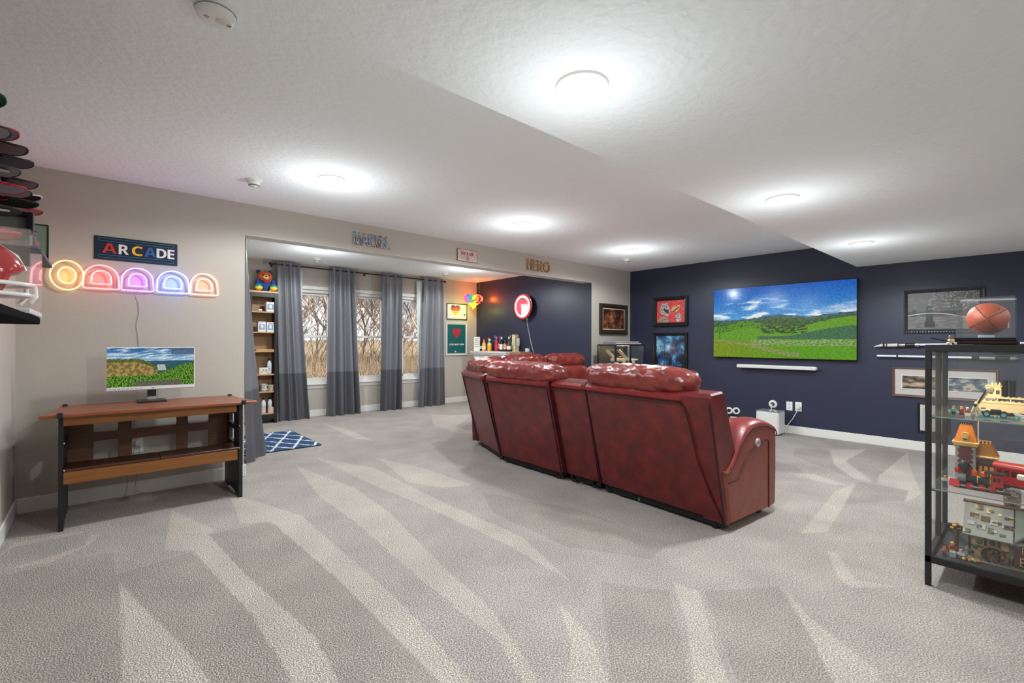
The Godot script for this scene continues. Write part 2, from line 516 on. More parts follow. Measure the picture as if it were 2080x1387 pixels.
		put("sill", MB.new().span(V(xa - 0.07, w0 - 0.025, zc - 0.02), V(xb + 0.07, w0 + 0.005, zc + 0.05), 0.006), white, win)
		put("apron", MB.new().span(V(xa - 0.05, w0 - 0.085, zc), V(xb + 0.05, w0 - 0.025, zc + 0.014), 0.004), white, win)
		var cs := MB.new()
		cs.span(V(xa - 0.06, w0 + 0.005, zc), V(xa, w1 + 0.06, zc + 0.016), 0.004)
		cs.span(V(xb, w0 + 0.005, zc), V(xb + 0.06, w1 + 0.06, zc + 0.016), 0.004)
		cs.span(V(xa - 0.06, w1, zc), V(xb + 0.06, w1 + 0.06, zc + 0.018), 0.004)
		put("casing", cs, white, win)
	# baseboards
	var bh := 0.112; var bt := 0.014
	var bb := [["baseboard_back", V(WALL_L, 0, WALL_B), V(ALC_L, bh, WALL_B + bt), "white baseboard behind the wooden desk"],
		["baseboard_back_end", V(ALC_R, 0, WALL_B), V(WALL_N, bh, WALL_B + bt), "white baseboard in the corner behind the sofa"],
		["baseboard_right", V(WALL_N - bt, 0, WALL_B), V(WALL_N, bh, 4.06), "white baseboard along the navy television wall"],
		["baseboard_left", V(WALL_L, 0, WALL_B), V(WALL_L + bt, bh, 4.06), "white baseboard along the wall of caps"],
		["baseboard_jamb", V(ALC_L, 0, WALL_B - 0.178), V(ALC_L + bt, bh, WALL_B + bt), "short white baseboard return at the alcove corner"],
		["baseboard_window", V(ALC_L, 0, ALC_Z), V(ALC_R, bh, ALC_Z + bt), "white baseboard under the windows"],
		["baseboard_alcove", V(ALC_R - bt, 0, ALC_Z), V(ALC_R, bh, WALL_B), "white baseboard along the navy alcove wall"]]
	for b in bb:
		struct(b[0], MB.new().span(b[1], b[2], 0.004), white, b[3], "baseboard")

# ---------- lamps and detectors on the ceiling ----------
func downlight(at: Vector3, label: String, ceiling_fill := 0.055, power := 1.0) -> void:
	var t := thing("ceiling_light", label, "ceiling light", at, 0.0, "round recessed ceiling lights")
	put("trim_ring", MB.new().lathe([Vector2(0.066, -0.012), Vector2(0.07, -0.016), Vector2(0.098, -0.008), Vector2(0.102, 0.0), Vector2(0.066, 0.0), Vector2(0.066, -0.012)], 40), mat("f2f1ee", 0.5), t)
	put("lamp_diffuser", MB.new().lathe([Vector2(0, -0.011), Vector2(0.066, -0.011), Vector2(0.066, -0.003), Vector2(0, -0.003)], 40), glow("fffaf0", 4.0), t)
	# downward beam, plus an added omni hung lower to brighten the ceiling
	var l := SpotLight3D.new()
	l.name = numbered("lamp_beam")
	l.position = at + V(0, -0.03, 0); l.rotation_degrees.x = -90.0
	l.light_color = col("eff8fa"); l.light_energy = LAMP * power; l.light_size = 0.07
	l.spot_angle = 84.0; l.spot_angle_attenuation = 0.3; l.spot_range = 14.0; l.spot_attenuation = 2.0; l.shadow_enabled = true
	add_child(l)
	glow_and_fill_light(at + V(0, -0.38, 0), LAMP * ceiling_fill)

func detector(at: Vector3, label: String, r: float) -> void:
	var t := thing("smoke_detector", label, "smoke detector", at)
	var white := mat("eceae6", 0.4)
	put("base_plate", MB.new().lathe([Vector2(0, -0.014), Vector2(r * 0.93, -0.014), Vector2(r, -0.008), Vector2(r, 0.0), Vector2(0, 0)], 36), white, t)
	put("housing", MB.new().lathe([Vector2(0, -0.05), Vector2(r * 0.5, -0.05), Vector2(r * 0.62, -0.045), Vector2(r * 0.72, -0.03), Vector2(r * 0.8, -0.022), Vector2(r * 0.8, -0.014)], 36), white, t)
	var g := MB.new()
	g.lathe([Vector2(r * 0.745, -0.030), Vector2(r * 0.77, -0.030), Vector2(r * 0.77, -0.027)], 36)
	put("vent_slot", MB.new().lathe([Vector2(r * 0.60, -0.0485), Vector2(r * 0.675, -0.0425), Vector2(r * 0.66, -0.040), Vector2(r * 0.6, -0.0455)], 36), mat("77767a", 0.6), t)
	put("sensor_cap", MB.new().lathe([Vector2(0, -0.058), Vector2(r * 0.26, -0.057), Vector2(r * 0.3, -0.05)], 28), white, t)

const LAMP := 2.75

func ceiling_things() -> void:
	downlight(V(1.37, DROP, -1.15), "large glowing round ceiling light in the lowered ceiling, closest to the camera")
	downlight(V(3.45, DROP, -1.14), "round ceiling light in the lowered ceiling above the sofa end")
	downlight(V(5.55, DROP, -1.13), "round ceiling light in the lowered ceiling above the picture of the bridge")
	downlight(V(1.37, CEIL, -3.73), "round ceiling light beside the small detector in front of the desk", 0.085)
	downlight(V(3.45, CEIL, -3.74), "round ceiling light in front of the rectangular wall plaque", 0.085)
	downlight(V(5.55, CEIL, -3.75), "round ceiling light near the corner of the navy wall", 0.085)
	downlight(V(2.31, CEIL, -6.72), "round ceiling light inside the alcove near the bookcase", 0.085)
	downlight(V(4.86, CEIL, -6.70), "round ceiling light inside the alcove near the heart lamp", 0.085)
	downlight(V(1.37, DROP, 1.45), "unseen round ceiling light behind the camera, nearest the wall of caps", 0.05, 0.35)  # this row is out of view; it lights the near carpet and ceiling
	downlight(V(3.45, DROP, 1.45), "unseen round ceiling light behind the camera, middle of its row of three", 0.05, 0.35)
	downlight(V(5.55, DROP, 1.45), "unseen round ceiling light behind the camera, nearest the navy wall", 0.05, 0.35)
	detector(V(0.916, CEIL, -4.185), "small white ceiling detector above the desk", 0.062)
	detector(V(2.508, CEIL, -7.43), "small white ceiling detector above the first window curtain", 0.062)
	detector(V(4.853, CEIL, -7.40), "small white ceiling detector beside the alcove light near the posters", 0.062)
	detector(V(6.106, CEIL, -4.226), "small white ceiling detector in the far corner near the navy wall", 0.062)
	var t := thing("smoke_alarm", "large white smoke alarm with a test button on the near ceiling", "smoke alarm", V(0.33, CEIL, -2.13), 30)
	var white := mat("eceae6", 0.4)
	put("base_plate", MB.new().lathe([Vector2(0, -0.012), Vector2(0.072, -0.012), Vector2(0.076, -0.006), Vector2(0.076, 0), Vector2(0, 0)], 48), white, t)
	put("housing", MB.new().lathe([Vector2(0, -0.044), Vector2(0.045, -0.044), Vector2(0.058, -0.041), Vector2(0.066, -0.034), Vector2(0.069, -0.024), Vector2(0.069, -0.012)], 48, Vector3.ZERO, true), white, t)
	put("vent_slot", MB.new().lathe([Vector2(0.0692, -0.021), Vector2(0.0705, -0.02), Vector2(0.0705, -0.017), Vector2(0.0692, -0.016)], 48), mat("8d8c8c", 0.6), t)
	put("test_button", MB.new().lathe([Vector2(0, -0.049), Vector2(0.018, -0.048), Vector2(0.021, -0.044)], 32, V(0.012, 0, 0.014)), mat("dcdad6", 0.35), t)
	for k in 2:
		var sl := MB.new()
		for j in 3:
			sl.box(V(-0.036 + k * 0.07 + j * 0.006, -0.0435, -0.012 + k * 0.03), V(0.002, 0.003, 0.014))
		put("sounder_grille", sl, mat("4a4a4a", 0.7), t)

# ---------- beyond the windows ----------
func branch(mb: MB, a: Vector3, dir: Vector3, length: float, r: float, depth: int, g: RandomNumberGenerator) -> void:
	var p := a
	var d := dir
	var bits := 3 if depth > 1 else 2
	for k in bits:
		var q := p + d * length / bits
		mb.rod(p, q, r * (1.0 - 0.3 * k / bits), r * (1.0 - 0.3 * (k + 1) / bits), 6 if depth > 3 else 3)
		p = q
		d = (d + Vector3(g.randfn(0, 0.09), g.randfn(0.03, 0.04), g.randfn(0, 0.09))).normalized()
		if depth > 0 and (k > 0 or depth < 4):
			for n in (2 if depth < 4 and k > 0 else 1):
				var side := Vector3(g.randfn(), g.randfn() * 0.3, g.randfn()).normalized()
				branch(mb, p, (d * 0.8 + side * 0.62 + Vector3.UP * 0.2).normalized(), length * g.randf_range(0.5, 0.72), r * 0.55, depth - 1, g)
	if depth > 0:
		branch(mb, p, (d + Vector3(g.randfn(), 0.3, g.randfn()) * 0.3).normalized(), length * 0.7, r * 0.7, depth - 1, g)

func bare_tree(at: Vector3, h: float, seed_: int, label: String, group: String, hex: String, lean := Vector3.ZERO, detail := 4) -> void:
	var g := RandomNumberGenerator.new()
	g.seed = seed_
	var mb := MB.new()
	branch(mb, V(0, -0.3, 0), (Vector3.UP + lean).normalized(), h * 0.34, h * 0.0095, detail, g)
	var t := thing("tree", label, "tree", at, 0.0, group)
	put("branches", mb, mat(hex, 0.9), t)

func outside() -> void:
	var field := StandardMaterial3D.new()
	field.albedo_texture = noise_tex(0.02, 41, "8d7757", "c9b48e", 0.0, 512, 5)
	field.roughness = 1.0
	tex_mat(field, Vector3.ONE * 0.12)
	var rows := []
	var f := FastNoiseLite.new()
	f.seed = 4; f.frequency = 0.08
	for i in 24:
		var row := []
		for j in 24:
			var z := -8.45 - pow(i / 23.0, 1.6) * 110.0
			var x := -30.0 + j / 23.0 * 120.0
			row.append(V(x, -0.35 + f.get_noise_2d(x, z) * 0.5 * minf(1.0, i / 6.0) - 0.2 + 0.022 * maxf(0.0, -z - 20.0), z))
		rows.append(row)
	struct("ground", MB.new().grid(rows, false, true), field, "dry tan winter field beyond the windows", "field")
	var bark := ["a8998a", "b5a693", "958778", "c2b5a6"]
	bare_tree(V(5.0, -0.5, -14.2), 9.0, 3, "pale forked bare tree seen through the window nearest the bookcase", "", "b0a294", V(0.1, 0, 0))
	bare_tree(V(7.3, -0.5, -15.0), 9.5, 9, "tall bare tree with a straight trunk in the middle window", "", "a39484")
	bare_tree(V(9.6, -0.5, -15.6), 8.5, 14, "slim bare tree in the window nearest the framed posters", "", "b0a190", V(-0.08, 0, 0))
	for k in 11:
		var x := 3.6 + k * 1.15 + rng.randf_range(-0.4, 0.4)
		var z := -17.0 - (k * 37 % 7) * 1.5
		bare_tree(V(x * (-z / 15.0) * 0.9, -0.6, z), rng.randf_range(8.0, 11.0), 100 + k, "bare winter tree in the thicket at the edge of the field", "thicket of bare trees beyond the windows", bark[k % 4])
	# a tangle of saplings farther off
	var sap := MB.new()
	var sg := RandomNumberGenerator.new()
	sg.seed = 77
	branch(sap, Vector3.ZERO, Vector3.UP, 1.7, 0.028, 3, sg)
	var sm := MultiMesh.new()
	sm.transform_format = MultiMesh.TRANSFORM_3D
	sm.mesh = sap.mesh()
	sm.instance_count = 75
	for k in 75:
		var z := -17.0 - rng.randf() * 16.0
		var x := (2.5 + rng.randf() * 11.0) * (-z / 15.0)
		var s := rng.randf_range(0.7, 1.5)
		sm.set_instance_transform(k, Transform3D(Basis(Vector3.UP, rng.randf() * TAU).scaled(Vector3(s, s, s)), V(x, -0.6, z)))
	var so := MultiMeshInstance3D.new()
	so.name = "saplings"; so.multimesh = sm; so.material_override = mat("b3a08a", 1.0)
	add_child(so)
	tag(so, "tangle of thin bare saplings behind the larger winter trees", "saplings")
	so.set_meta("kind", "stuff")
	# brush: tangled twigs nobody could count
	var tw := MB.new()
	for k in 90:
		var a := Vector3(rng.randfn(0, 0.35), 0, rng.randfn(0, 0.35))
		var d := Vector3(rng.randfn(0, 0.45), 1.0, rng.randfn(0, 0.45)).normalized()
		var m := a + d * rng.randf_range(0.3, 0.7)
		tw.rod(a, m, 0.008, 0.006, 3)
		tw.rod(m, m + (d + Vector3(rng.randfn(0, 0.5), 0.2, rng.randfn(0, 0.5))).normalized() * 0.5, 0.006, 0.003, 3)
	var mm := MultiMesh.new()
	mm.transform_format = MultiMesh.TRANSFORM_3D
	mm.mesh = tw.mesh()
	mm.instance_count = 520
	for k in 520:
		var z := -10.8 - rng.randf() * 16.0
		var x := (3.0 + rng.randf() * 12.0) * (-z / 15.0)
		var s := rng.randf_range(0.6, 1.35)
		mm.set_instance_transform(k, Transform3D(Basis(Vector3.UP, rng.randf() * TAU).scaled(Vector3(s, s * rng.randf_range(0.8, 1.2), s)), V(x, -0.6, z)))
	var b := MultiMeshInstance3D.new()
	b.name = "undergrowth"; b.multimesh = mm; b.material_override = mat("a8967c", 1.0)
	add_child(b)
	tag(b, "dense grey brown winter undergrowth between the bare trees", "undergrowth")
	b.set_meta("kind", "stuff")

# ---------- lettering ----------
func letters(s: String, size: Vector2, depth: float, m: Material, parent: Node, at: Vector3, called := "lettering", serif := false) -> MeshInstance3D:
	var tm := TextMesh.new()
	var f := SystemFont.new()
	f.font_names = PackedStringArray(["Droid Serif" if serif else "Droid Sans"])
	f.font_weight = 700
	tm.font = f; tm.text = s; tm.font_size = 64; tm.pixel_size = 0.01; tm.depth = 0.1; tm.curve_step = 2.0
	var bb := tm.get_aabb()
	var o := put(called, tm, m, parent)
	var k := Vector3(size.x / bb.size.x, size.y / bb.size.y, depth / maxf(bb.size.z, 0.0001))
	o.scale = k
	o.position = at - bb.get_center() * k
	return o

func collage(a: String, b: String, c: String, d: String, seed_: int) -> StandardMaterial3D:
	var m := StandardMaterial3D.new()
	var t := noise_tex(0.045, seed_, a, b, 0.0, 256, 2, FastNoiseLite.TYPE_CELLULAR)
	t.noise.cellular_return_type = FastNoiseLite.RETURN_CELL_VALUE
	var g := Gradient.new()
	g.interpolation_mode = Gradient.GRADIENT_INTERPOLATE_CONSTANT
	g.offsets = PackedFloat32Array([0.0, 0.2, 0.38, 0.52, 0.66, 0.82])
	g.colors = PackedColorArray([col(a), col(b), col(c), col(d), col(b).lightened(0.3), col("e8d9c0")])
	t.color_ramp = g
	m.albedo_texture = t; m.roughness = 0.35
	return tex_mat(m, Vector3.ONE * 5.0)

# ---------- on the beige wall ----------
func neon_tube(path: Array, hex: String, parent: Node, called: String, closed := true) -> void:
	put(called, MB.new().tube(path, 0.0052, 8, closed), glow(hex, 1.15), parent)

func beige_wall_things() -> void:
	# metal sign with lettering
	var t := thing("arcade_sign", "dark blue metal sign reading ARCADE above the neon lamps", "sign", V(0.219, 2.014, WALL_B))
	put("plate", MB.new().box(V(0, 0, 0.005), V(0.537, 0.187, 0.01), 0.003), mat("1a2238", 0.4), t)
	for s in [-1, 1]:
		var p := []
		for k in 24:
			var a := TAU * k / 24.0
			p.append(V(cos(a) * 0.011 + (0.232 if cos(a) > 0 else -0.232), 0.066 * s + sin(a) * 0.011, 0.012))
		put("border_line", MB.new().tube(p, 0.0022, 6, true), mat("2f7f92", 0.4), t)
	var ww := [0.095, 0.07, 0.076, 0.084, 0.074, 0.052]
	var cx := [-0.166, -0.078, 0.008, 0.092, 0.168, 0.238 - 0.005]
	var hues := ["c2322f", "e9e4df", "f0b429", "2a5fa0", "e9e4df", "e9e4df"]
	for k in 6:
		letters("ARCADE"[k], Vector2(ww[k] * 0.92, 0.078), 0.006, mat(hues[k], 0.5), t, V(cx[k] - 0.01, 0, 0.012), "letter")
	# neon lamp: a ring and four arches in a row
	var n := thing("neon_sign", "row of neon wall lights: a yellow ring and red, purple, blue and orange arches", "neon light", V(0, 1.78, WALL_B))
	var zz := 0.028
	var ring := []
	var ring2 := []
	for k in 40:
		var a := TAU * k / 40.0
		ring.append(V(-0.202 + cos(a) * 0.093, sin(a) * 0.112 - 0.008, zz)); ring2.append(V(-0.202 + cos(a) * 0.05, sin(a) * 0.062 - 0.008, zz))
	neon_tube(ring, "ffc25a", n, "lit_ring"); neon_tube(ring2, "ffb648", n, "lit_ring")
	var arches := [[-0.005, 0.103, "ff6f72", 1.0], [0.219, 0.1, "d774ff", 1.0], [0.456, 0.108, "7fa8ff", 1.0], [0.682, 0.1, "ffb070", 1.0]]
	for a: Array in arches:
		for w: float in [1.0, 0.56]:
			var p := []
			var hx: float = a[1] * w
			for k in 25:
				var q := PI * k / 24.0
				p.append(V(a[0] + cos(q) * hx, -0.01 + sin(q) * 0.1 * w, zz))
			p.append(V(a[0] - hx * 1.04, -0.085 * w - 0.005, zz))
			for k in 7:
				p.append(V(a[0] - hx * 1.04 + hx * 2.08 * (k + 0.5) / 7.0, -0.085 * w - 0.011, zz))
			p.append(V(a[0] + hx * 1.04, -0.085 * w - 0.005, zz))
			neon_tube(p, a[2], n, "lit_arch")
		put("standoff", MB.new().rod(V(a[0], 0.09, 0), V(a[0], 0.09, zz), 0.004), mat("d8d8d8", 0.3), n)
	put("standoff", MB.new().rod(V(-0.202, 0.104, 0), V(-0.202, 0.104, zz), 0.004), mat("d8d8d8", 0.3), n)
	for x in [0.105, 0.335, 0.565]:
		put("connector", MB.new().box(V(x, -0.088, zz), V(0.03, 0.005, 0.005)), mat("e6d6d8", 0.4), n)
	put("power_cord", MB.new().tube([V(0.216, -0.09, 0.02), V(0.214, -0.13, 0.012), V(0.228, -0.2, 0.008), V(0.232, -0.28, 0.007), V(0.214, -0.37, 0.007), V(0.222, -0.44, 0.007), V(0.232, -0.55, 0.008), V(0.235, -0.7, 0.008), V(0.225, -1.0, 0.008), V(0.228, -1.31, 0.01)], 0.0022, 6), mat("b9b2aa", 0.5), n)
	for l in [[-0.202, "ffb040", 0.012], [-0.005, "ff3a44", 0.014], [0.219, "b23cff", 0.012], [0.456, "3465ff", 0.03], [0.682, "ff8a3a", 0.008]]:
		glow_and_fill_light(V(l[0], 1.76, WALL_B + 0.06), l[2], l[1], 0.05, "neon_glow")
	# letters on the beam
	var m1 := thing("wall_letters", "colourful comic collage letters spelling MARVEL on the beam", "wall letters", V(2.284, 2.404, WALL_B))
	var cm := collage("d8503a", "3f6fb0", "e8b04a", "58a0ac", 3)
	var mw := "MARVEL"
	var lx := [-0.19, -0.103, -0.028, 0.045, 0.108, 0.168]
	var lw := [0.1, 0.08, 0.072, 0.08, 0.06, 0.066]
	for k in 6:
		var o := letters(mw[k], Vector2(lw[k], 0.137), 0.016, cm, m1, V(lx[k], 0, 0.009), "letter")
	var pk := thing("wall_plaque", "weathered pink rectangular plaque reading MR & MR on the beam", "plaque", V(3.578, 2.399, WALL_B))
	put("board", MB.new().box(V(0, 0, 0.006), V(0.322, 0.157, 0.012), 0.002), tex_mat(tinted(noise_tex(0.02, 8, "c9a79f", "e6cfc8", 0.0, 256), 0.7), Vector3.ONE * 2.0), pk)
	var ed := MB.new()
	for s in [-1.0, 1.0]:
		ed.box(V(0, s * 0.0765, 0.0075), V(0.322, 0.004, 0.012)); ed.box(V(s * 0.159, 0, 0.0075), V(0.004, 0.157, 0.012))
	put("worn_edge", ed, mat("7a4a44", 0.8), pk)
	letters("MR & MR", Vector2(0.2, 0.042), 0.003, mat("a8474a", 0.6), pk, V(0, 0.025, 0.013), "lettering", true)
	var rg := []
	for k in 24:
		rg.append(V(cos(TAU * k / 24.0) * 0.024, -0.037 + sin(TAU * k / 24.0) * 0.024, 0.013))
	put("monogram_ring", MB.new().tube(rg, 0.0018, 5, true), mat("a8474a", 0.6), pk)
	letters("M", Vector2(0.024, 0.022), 0.003, mat("8a3a40", 0.6), pk, V(0, -0.037, 0.013), "monogram", true)
	var m2 := thing("wall_letters", "brown and gold collage letters spelling HERO at the right end of the beam", "wall letters", V(4.896, 2.413, WALL_B))
	var hm := collage("6b4a2c", "c79a3f", "3f4a3a", "a8462e", 5)
	for k in 4:
		letters("HERO"[k], Vector2([0.11, 0.095, 0.115, 0.135][k], 0.16), 0.016, hm, m2, V([-0.19, -0.08, 0.03, 0.165][k], 0, 0.009), "letter")

func tinted(tex: Texture2D, rough: float) -> StandardMaterial3D:
	var m := StandardMaterial3D.new()
	m.albedo_texture = tex; m.roughness = rough
	return m

func wood(a: String, b: String, rough := 0.4, along := 0) -> StandardMaterial3D:
	var m := StandardMaterial3D.new()
	m.albedo_texture = noise_tex(0.02, 17 + a.hash() % 40, a, b, 0.0, 512, 5)
	m.roughness = rough
	return tex_mat(m, [Vector3(0.25, 4.0, 4.0), Vector3(4.0, 0.25, 4.0), Vector3(4.0, 4.0, 0.25)][along], false)

# rounded rectangle outline
func rounded(x0: float, y0: float, x1: float, y1: float, r: float, n := 5) -> PackedVector2Array:
	var p := PackedVector2Array()
	for c: Array in [[x1 - r, y1 - r, 0.0], [x0 + r, y1 - r, PI / 2], [x0 + r, y0 + r, PI], [x1 - r, y0 + r, PI * 1.5]]:
		for k in n + 1:
			var a: float = c[2] + PI / 2 * k / n
			p.append(Vector2(c[0] + cos(a) * r, c[1] + sin(a) * r))
	return p

# a board in the xy plane with cut-outs whose corners are eased
func cut_board(mb: MB, x0: float, x1: float, y0: float, y1: float, z0: float, z1: float, holes: Array) -> void:
	var xs := [x0, x1]
	var ys := [y0, y1]
	for h: Array in holes:
		xs.append_array([h[0], h[2]]); ys.append_array([h[1], h[3]])
	xs.sort(); ys.sort()
	var solid := func(x: float, y: float) -> bool:
		if x < x0 or x > x1 or y < y0 or y > y1: return false
		for h: Array in holes:
			if x > h[0] and x < h[2] and y > h[1] and y < h[3]: return false
		return true
	for i in xs.size() - 1:
		for j in ys.size() - 1:
			var a: float = xs[i]; var b: float = xs[i + 1]; var c: float = ys[j]; var d: float = ys[j + 1]
			if b - a < 1e-5 or d - c < 1e-5 or not solid.call((a + b) / 2, (c + d) / 2): continue
			mb.quad(V(a, c, z0), V(b, c, z0), V(b, d, z0), V(a, d, z0), Vector3(0, 0, signf(z0 - z1)), false)
			mb.quad(V(a, c, z1), V(b, c, z1), V(b, d, z1), V(a, d, z1), Vector3(0, 0, signf(z1 - z0)), false)
			if not solid.call(a - 1e-4, (c + d) / 2): mb.quad(V(a, c, z0), V(a, d, z0), V(a, d, z1), V(a, c, z1), Vector3.LEFT, false)
			if not solid.call(b + 1e-4, (c + d) / 2): mb.quad(V(b, c, z0), V(b, d, z0), V(b, d, z1), V(b, c, z1), Vector3.RIGHT, false)
			if not solid.call((a + b) / 2, c - 1e-4): mb.quad(V(a, c, z0), V(b, c, z0), V(b, c, z1), V(a, c, z1), Vector3.DOWN, false)
			if not solid.call((a + b) / 2, d + 1e-4): mb.quad(V(a, d, z0), V(b, d, z0), V(b, d, z1), V(a, d, z1), Vector3.UP, false)
	for h: Array in holes:
		for q: Array in [[0, 1, 1, 1], [2, 1, -1, 1], [2, 3, -1, -1], [0, 3, 1, -1]]:
			var x: float = h[q[0]]; var y: float = h[q[1]]; var r := 0.012
			if y <= y0: continue
			mb.prism(PackedVector2Array([Vector2(x, y), Vector2(x + q[2] * r, y), Vector2(x + q[2] * r * 0.3, y + q[3] * r * 0.3), Vector2(x, y + q[3] * r)]), z0, z1)

# a photograph of hills under a clouded sky, for the screens
func landscape(w: int, h: int, wide: bool) -> Image:
	var im := Image.create(w, h, false, Image.FORMAT_RGB8)
	var f := FastNoiseLite.new()
	f.seed = 12; f.frequency = 1.0; f.fractal_octaves = 5
	var c := func(hex: String) -> Color: return Color.html(hex)
	for y in h:
		for x in w:
			var u := float(x) / w; var q := float(y) / h
			var fine := f.get_noise_2d(u * 40.0, q * 40.0)
			var o: Color
			if wide:
				o = c.call("0a56b4").lerp(c.call("5aa3dc"), clampf(q / 0.5, 0, 1))
				var cl := f.get_noise_2d(u * 5.0 + 3.0, q * 14.0)
				var band := exp(-pow((q - 0.41) / 0.045, 2.0)) + 0.55 * exp(-pow((q - 0.25) / 0.09, 2.0)) * smoothstep(0.05, 0.2, u) * (1.0 - smoothstep(0.5, 0.62, u))
				o = o.lerp(c.call("eef2f6"), clampf((cl * 2.2 + 0.1) * band * 1.6, 0, 0.95))
				var wisp := exp(-pow((q - 0.36 + (u - 0.85) * 0.35) / 0.05, 2.0)) * smoothstep(0.7, 0.9, u)
				o = o.lerp(c.call("c8d4e8"), clampf(wisp * (0.75 + f.get_noise_2d(u * 6.0, q * 30.0)), 0, 0.8))
				var ridge := 0.455 - 0.05 * exp(-pow((u - 0.5) / 0.16, 2.0)) - 0.06 * smoothstep(0.6, 1.0, u) + 0.02 * f.get_noise_2d(u * 9.0, 1.0)
				if q > ridge:
					o = c.call("4f6f7e").lerp(c.call("456a33"), clampf((q - ridge) / 0.07, 0, 1))
					if f.get_noise_2d(u * 22.0, q * 50.0) > 0.05: o = o.darkened(0.25)
				var hill := 0.56 - 0.085 * exp(-pow((u - 0.27) / 0.13, 2.0)) - 0.11 * smoothstep(0.62, 1.0, u) + 0.012 * f.get_noise_2d(u * 8.0, 4.0)
				if q > hill:
					o = c.call("6f9a2b").lerp(c.call("5c9426"), q)
					if fine > 0.12 and q < hill + 0.09 and u < 0.62: o = c.call("2f5026")
					if u > 0.38 and u < 0.7 and q > 0.54 and q < 0.66 and f.get_noise_2d(u * 18.0, q * 22.0) > -0.02: o = c.call("2c4a22")
					if q > 0.70 - 0.13 * smoothstep(0.5, 1.0, u) and q < 0.74 and u > 0.35: o = c.call("3f6a49")
				if q > 0.745 + 0.02 * f.get_noise_2d(u * 7.0, 8.0):
					o = c.call("5a961c").lerp(c.call("7d8f1e"), clampf(0.9 - u * 1.4 + fine * 0.6, 0, 1))
					if u > 0.3 and q < 0.83: o = o.lerp(c.call("8f9c7c"), clampf(0.5 + fine * 1.6, 0, 1))
					var road := absf(q - 0.78 - (u - 0.15) * 0.36 + 0.03 * f.get_noise_2d(u * 5.0, 2.0))
					if road < 0.016 + 0.02 * u and u < 0.65: o = o.lerp(c.call("8f8a6a"), 0.7)
				if absf(u - 0.052) < 0.0022 and q > 0.57 and q < 0.74: o = c.call("3a3428")
				o = o.lightened(maxf(0.0, fine * 0.12)) if fine > 0.0 else o.darkened(-fine * 0.3)
			else:
				o = c.call("1f5fa0").lerp(c.call("9cc4e0"), clampf(q / 0.34, 0, 1))
				var cl2 := f.get_noise_2d(u * 4.0 + 8.0, q * 16.0 + u * 3.0) * 1.8 + 0.25
				o = o.lerp(c.call("f0f2f4"), clampf(cl2, 0, 0.9))
				if u > 0.72 and q < 0.17: o = o.lerp(c.call("55667e"), clampf(0.8 + cl2 * 0.3, 0, 0.85))
				if q > 0.34 + 0.012 * f.get_noise_2d(u * 12.0, 2.0): o = c.call("2d5a7c").lerp(c.call("2f5f52"), clampf((q - 0.34) / 0.16, 0, 1))
				if absf(u - 0.6) < 0.10 * q and q > 0.44 and q < 0.6: o = c.call("b9c4c4")
				var cliff := 0.28 + 0.9 * maxf(0.0, u - 0.3) * maxf(0.0, u - 0.3) * 4.0 + 0.02 * f.get_noise_2d(u * 20.0, 3.0)
				if q > cliff and u < 0.56:
					o = c.call("7d6a38").lerp(c.call("b59a5e"), clampf(0.5 + f.get_noise_2d(u * 16.0, q * 8.0) * 2.0, 0, 1))
					if q < cliff + 0.09 and fine > -0.1: o = c.call("3a5a24")
				if q > 0.72 - 0.32 * smoothstep(0.45, 1.0, u) + 0.05 * f.get_noise_2d(u * 14.0, 6.0):
					o = c.call("3f7420").lerp(c.call("86b62c"), clampf(0.35 + fine * 2.2, 0, 1))
					if f.get_noise_2d(u * 40.0, q * 12.0) > 0.18: o = c.call("1f3d1a")
				if q > 0.86 and u > 0.3 and u < 0.85 and fine > -0.2: o = c.call("6b625c")
				o = o.darkened(maxf(0.0, -fine * 0.45))
			im.set_pixel(x, y, o)
	return im

func screen_mat(im: Image, energy := 1.0) -> StandardMaterial3D:
	var m := StandardMaterial3D.new()
	m.albedo_color = col("08090b"); m.roughness = 0.16
	m.emission_enabled = true
	m.emission_texture = ImageTexture.create_from_image(im)
	m.emission = Color.BLACK
	m.emission_energy_multiplier = energy
	m.texture_repeat = false
	return m

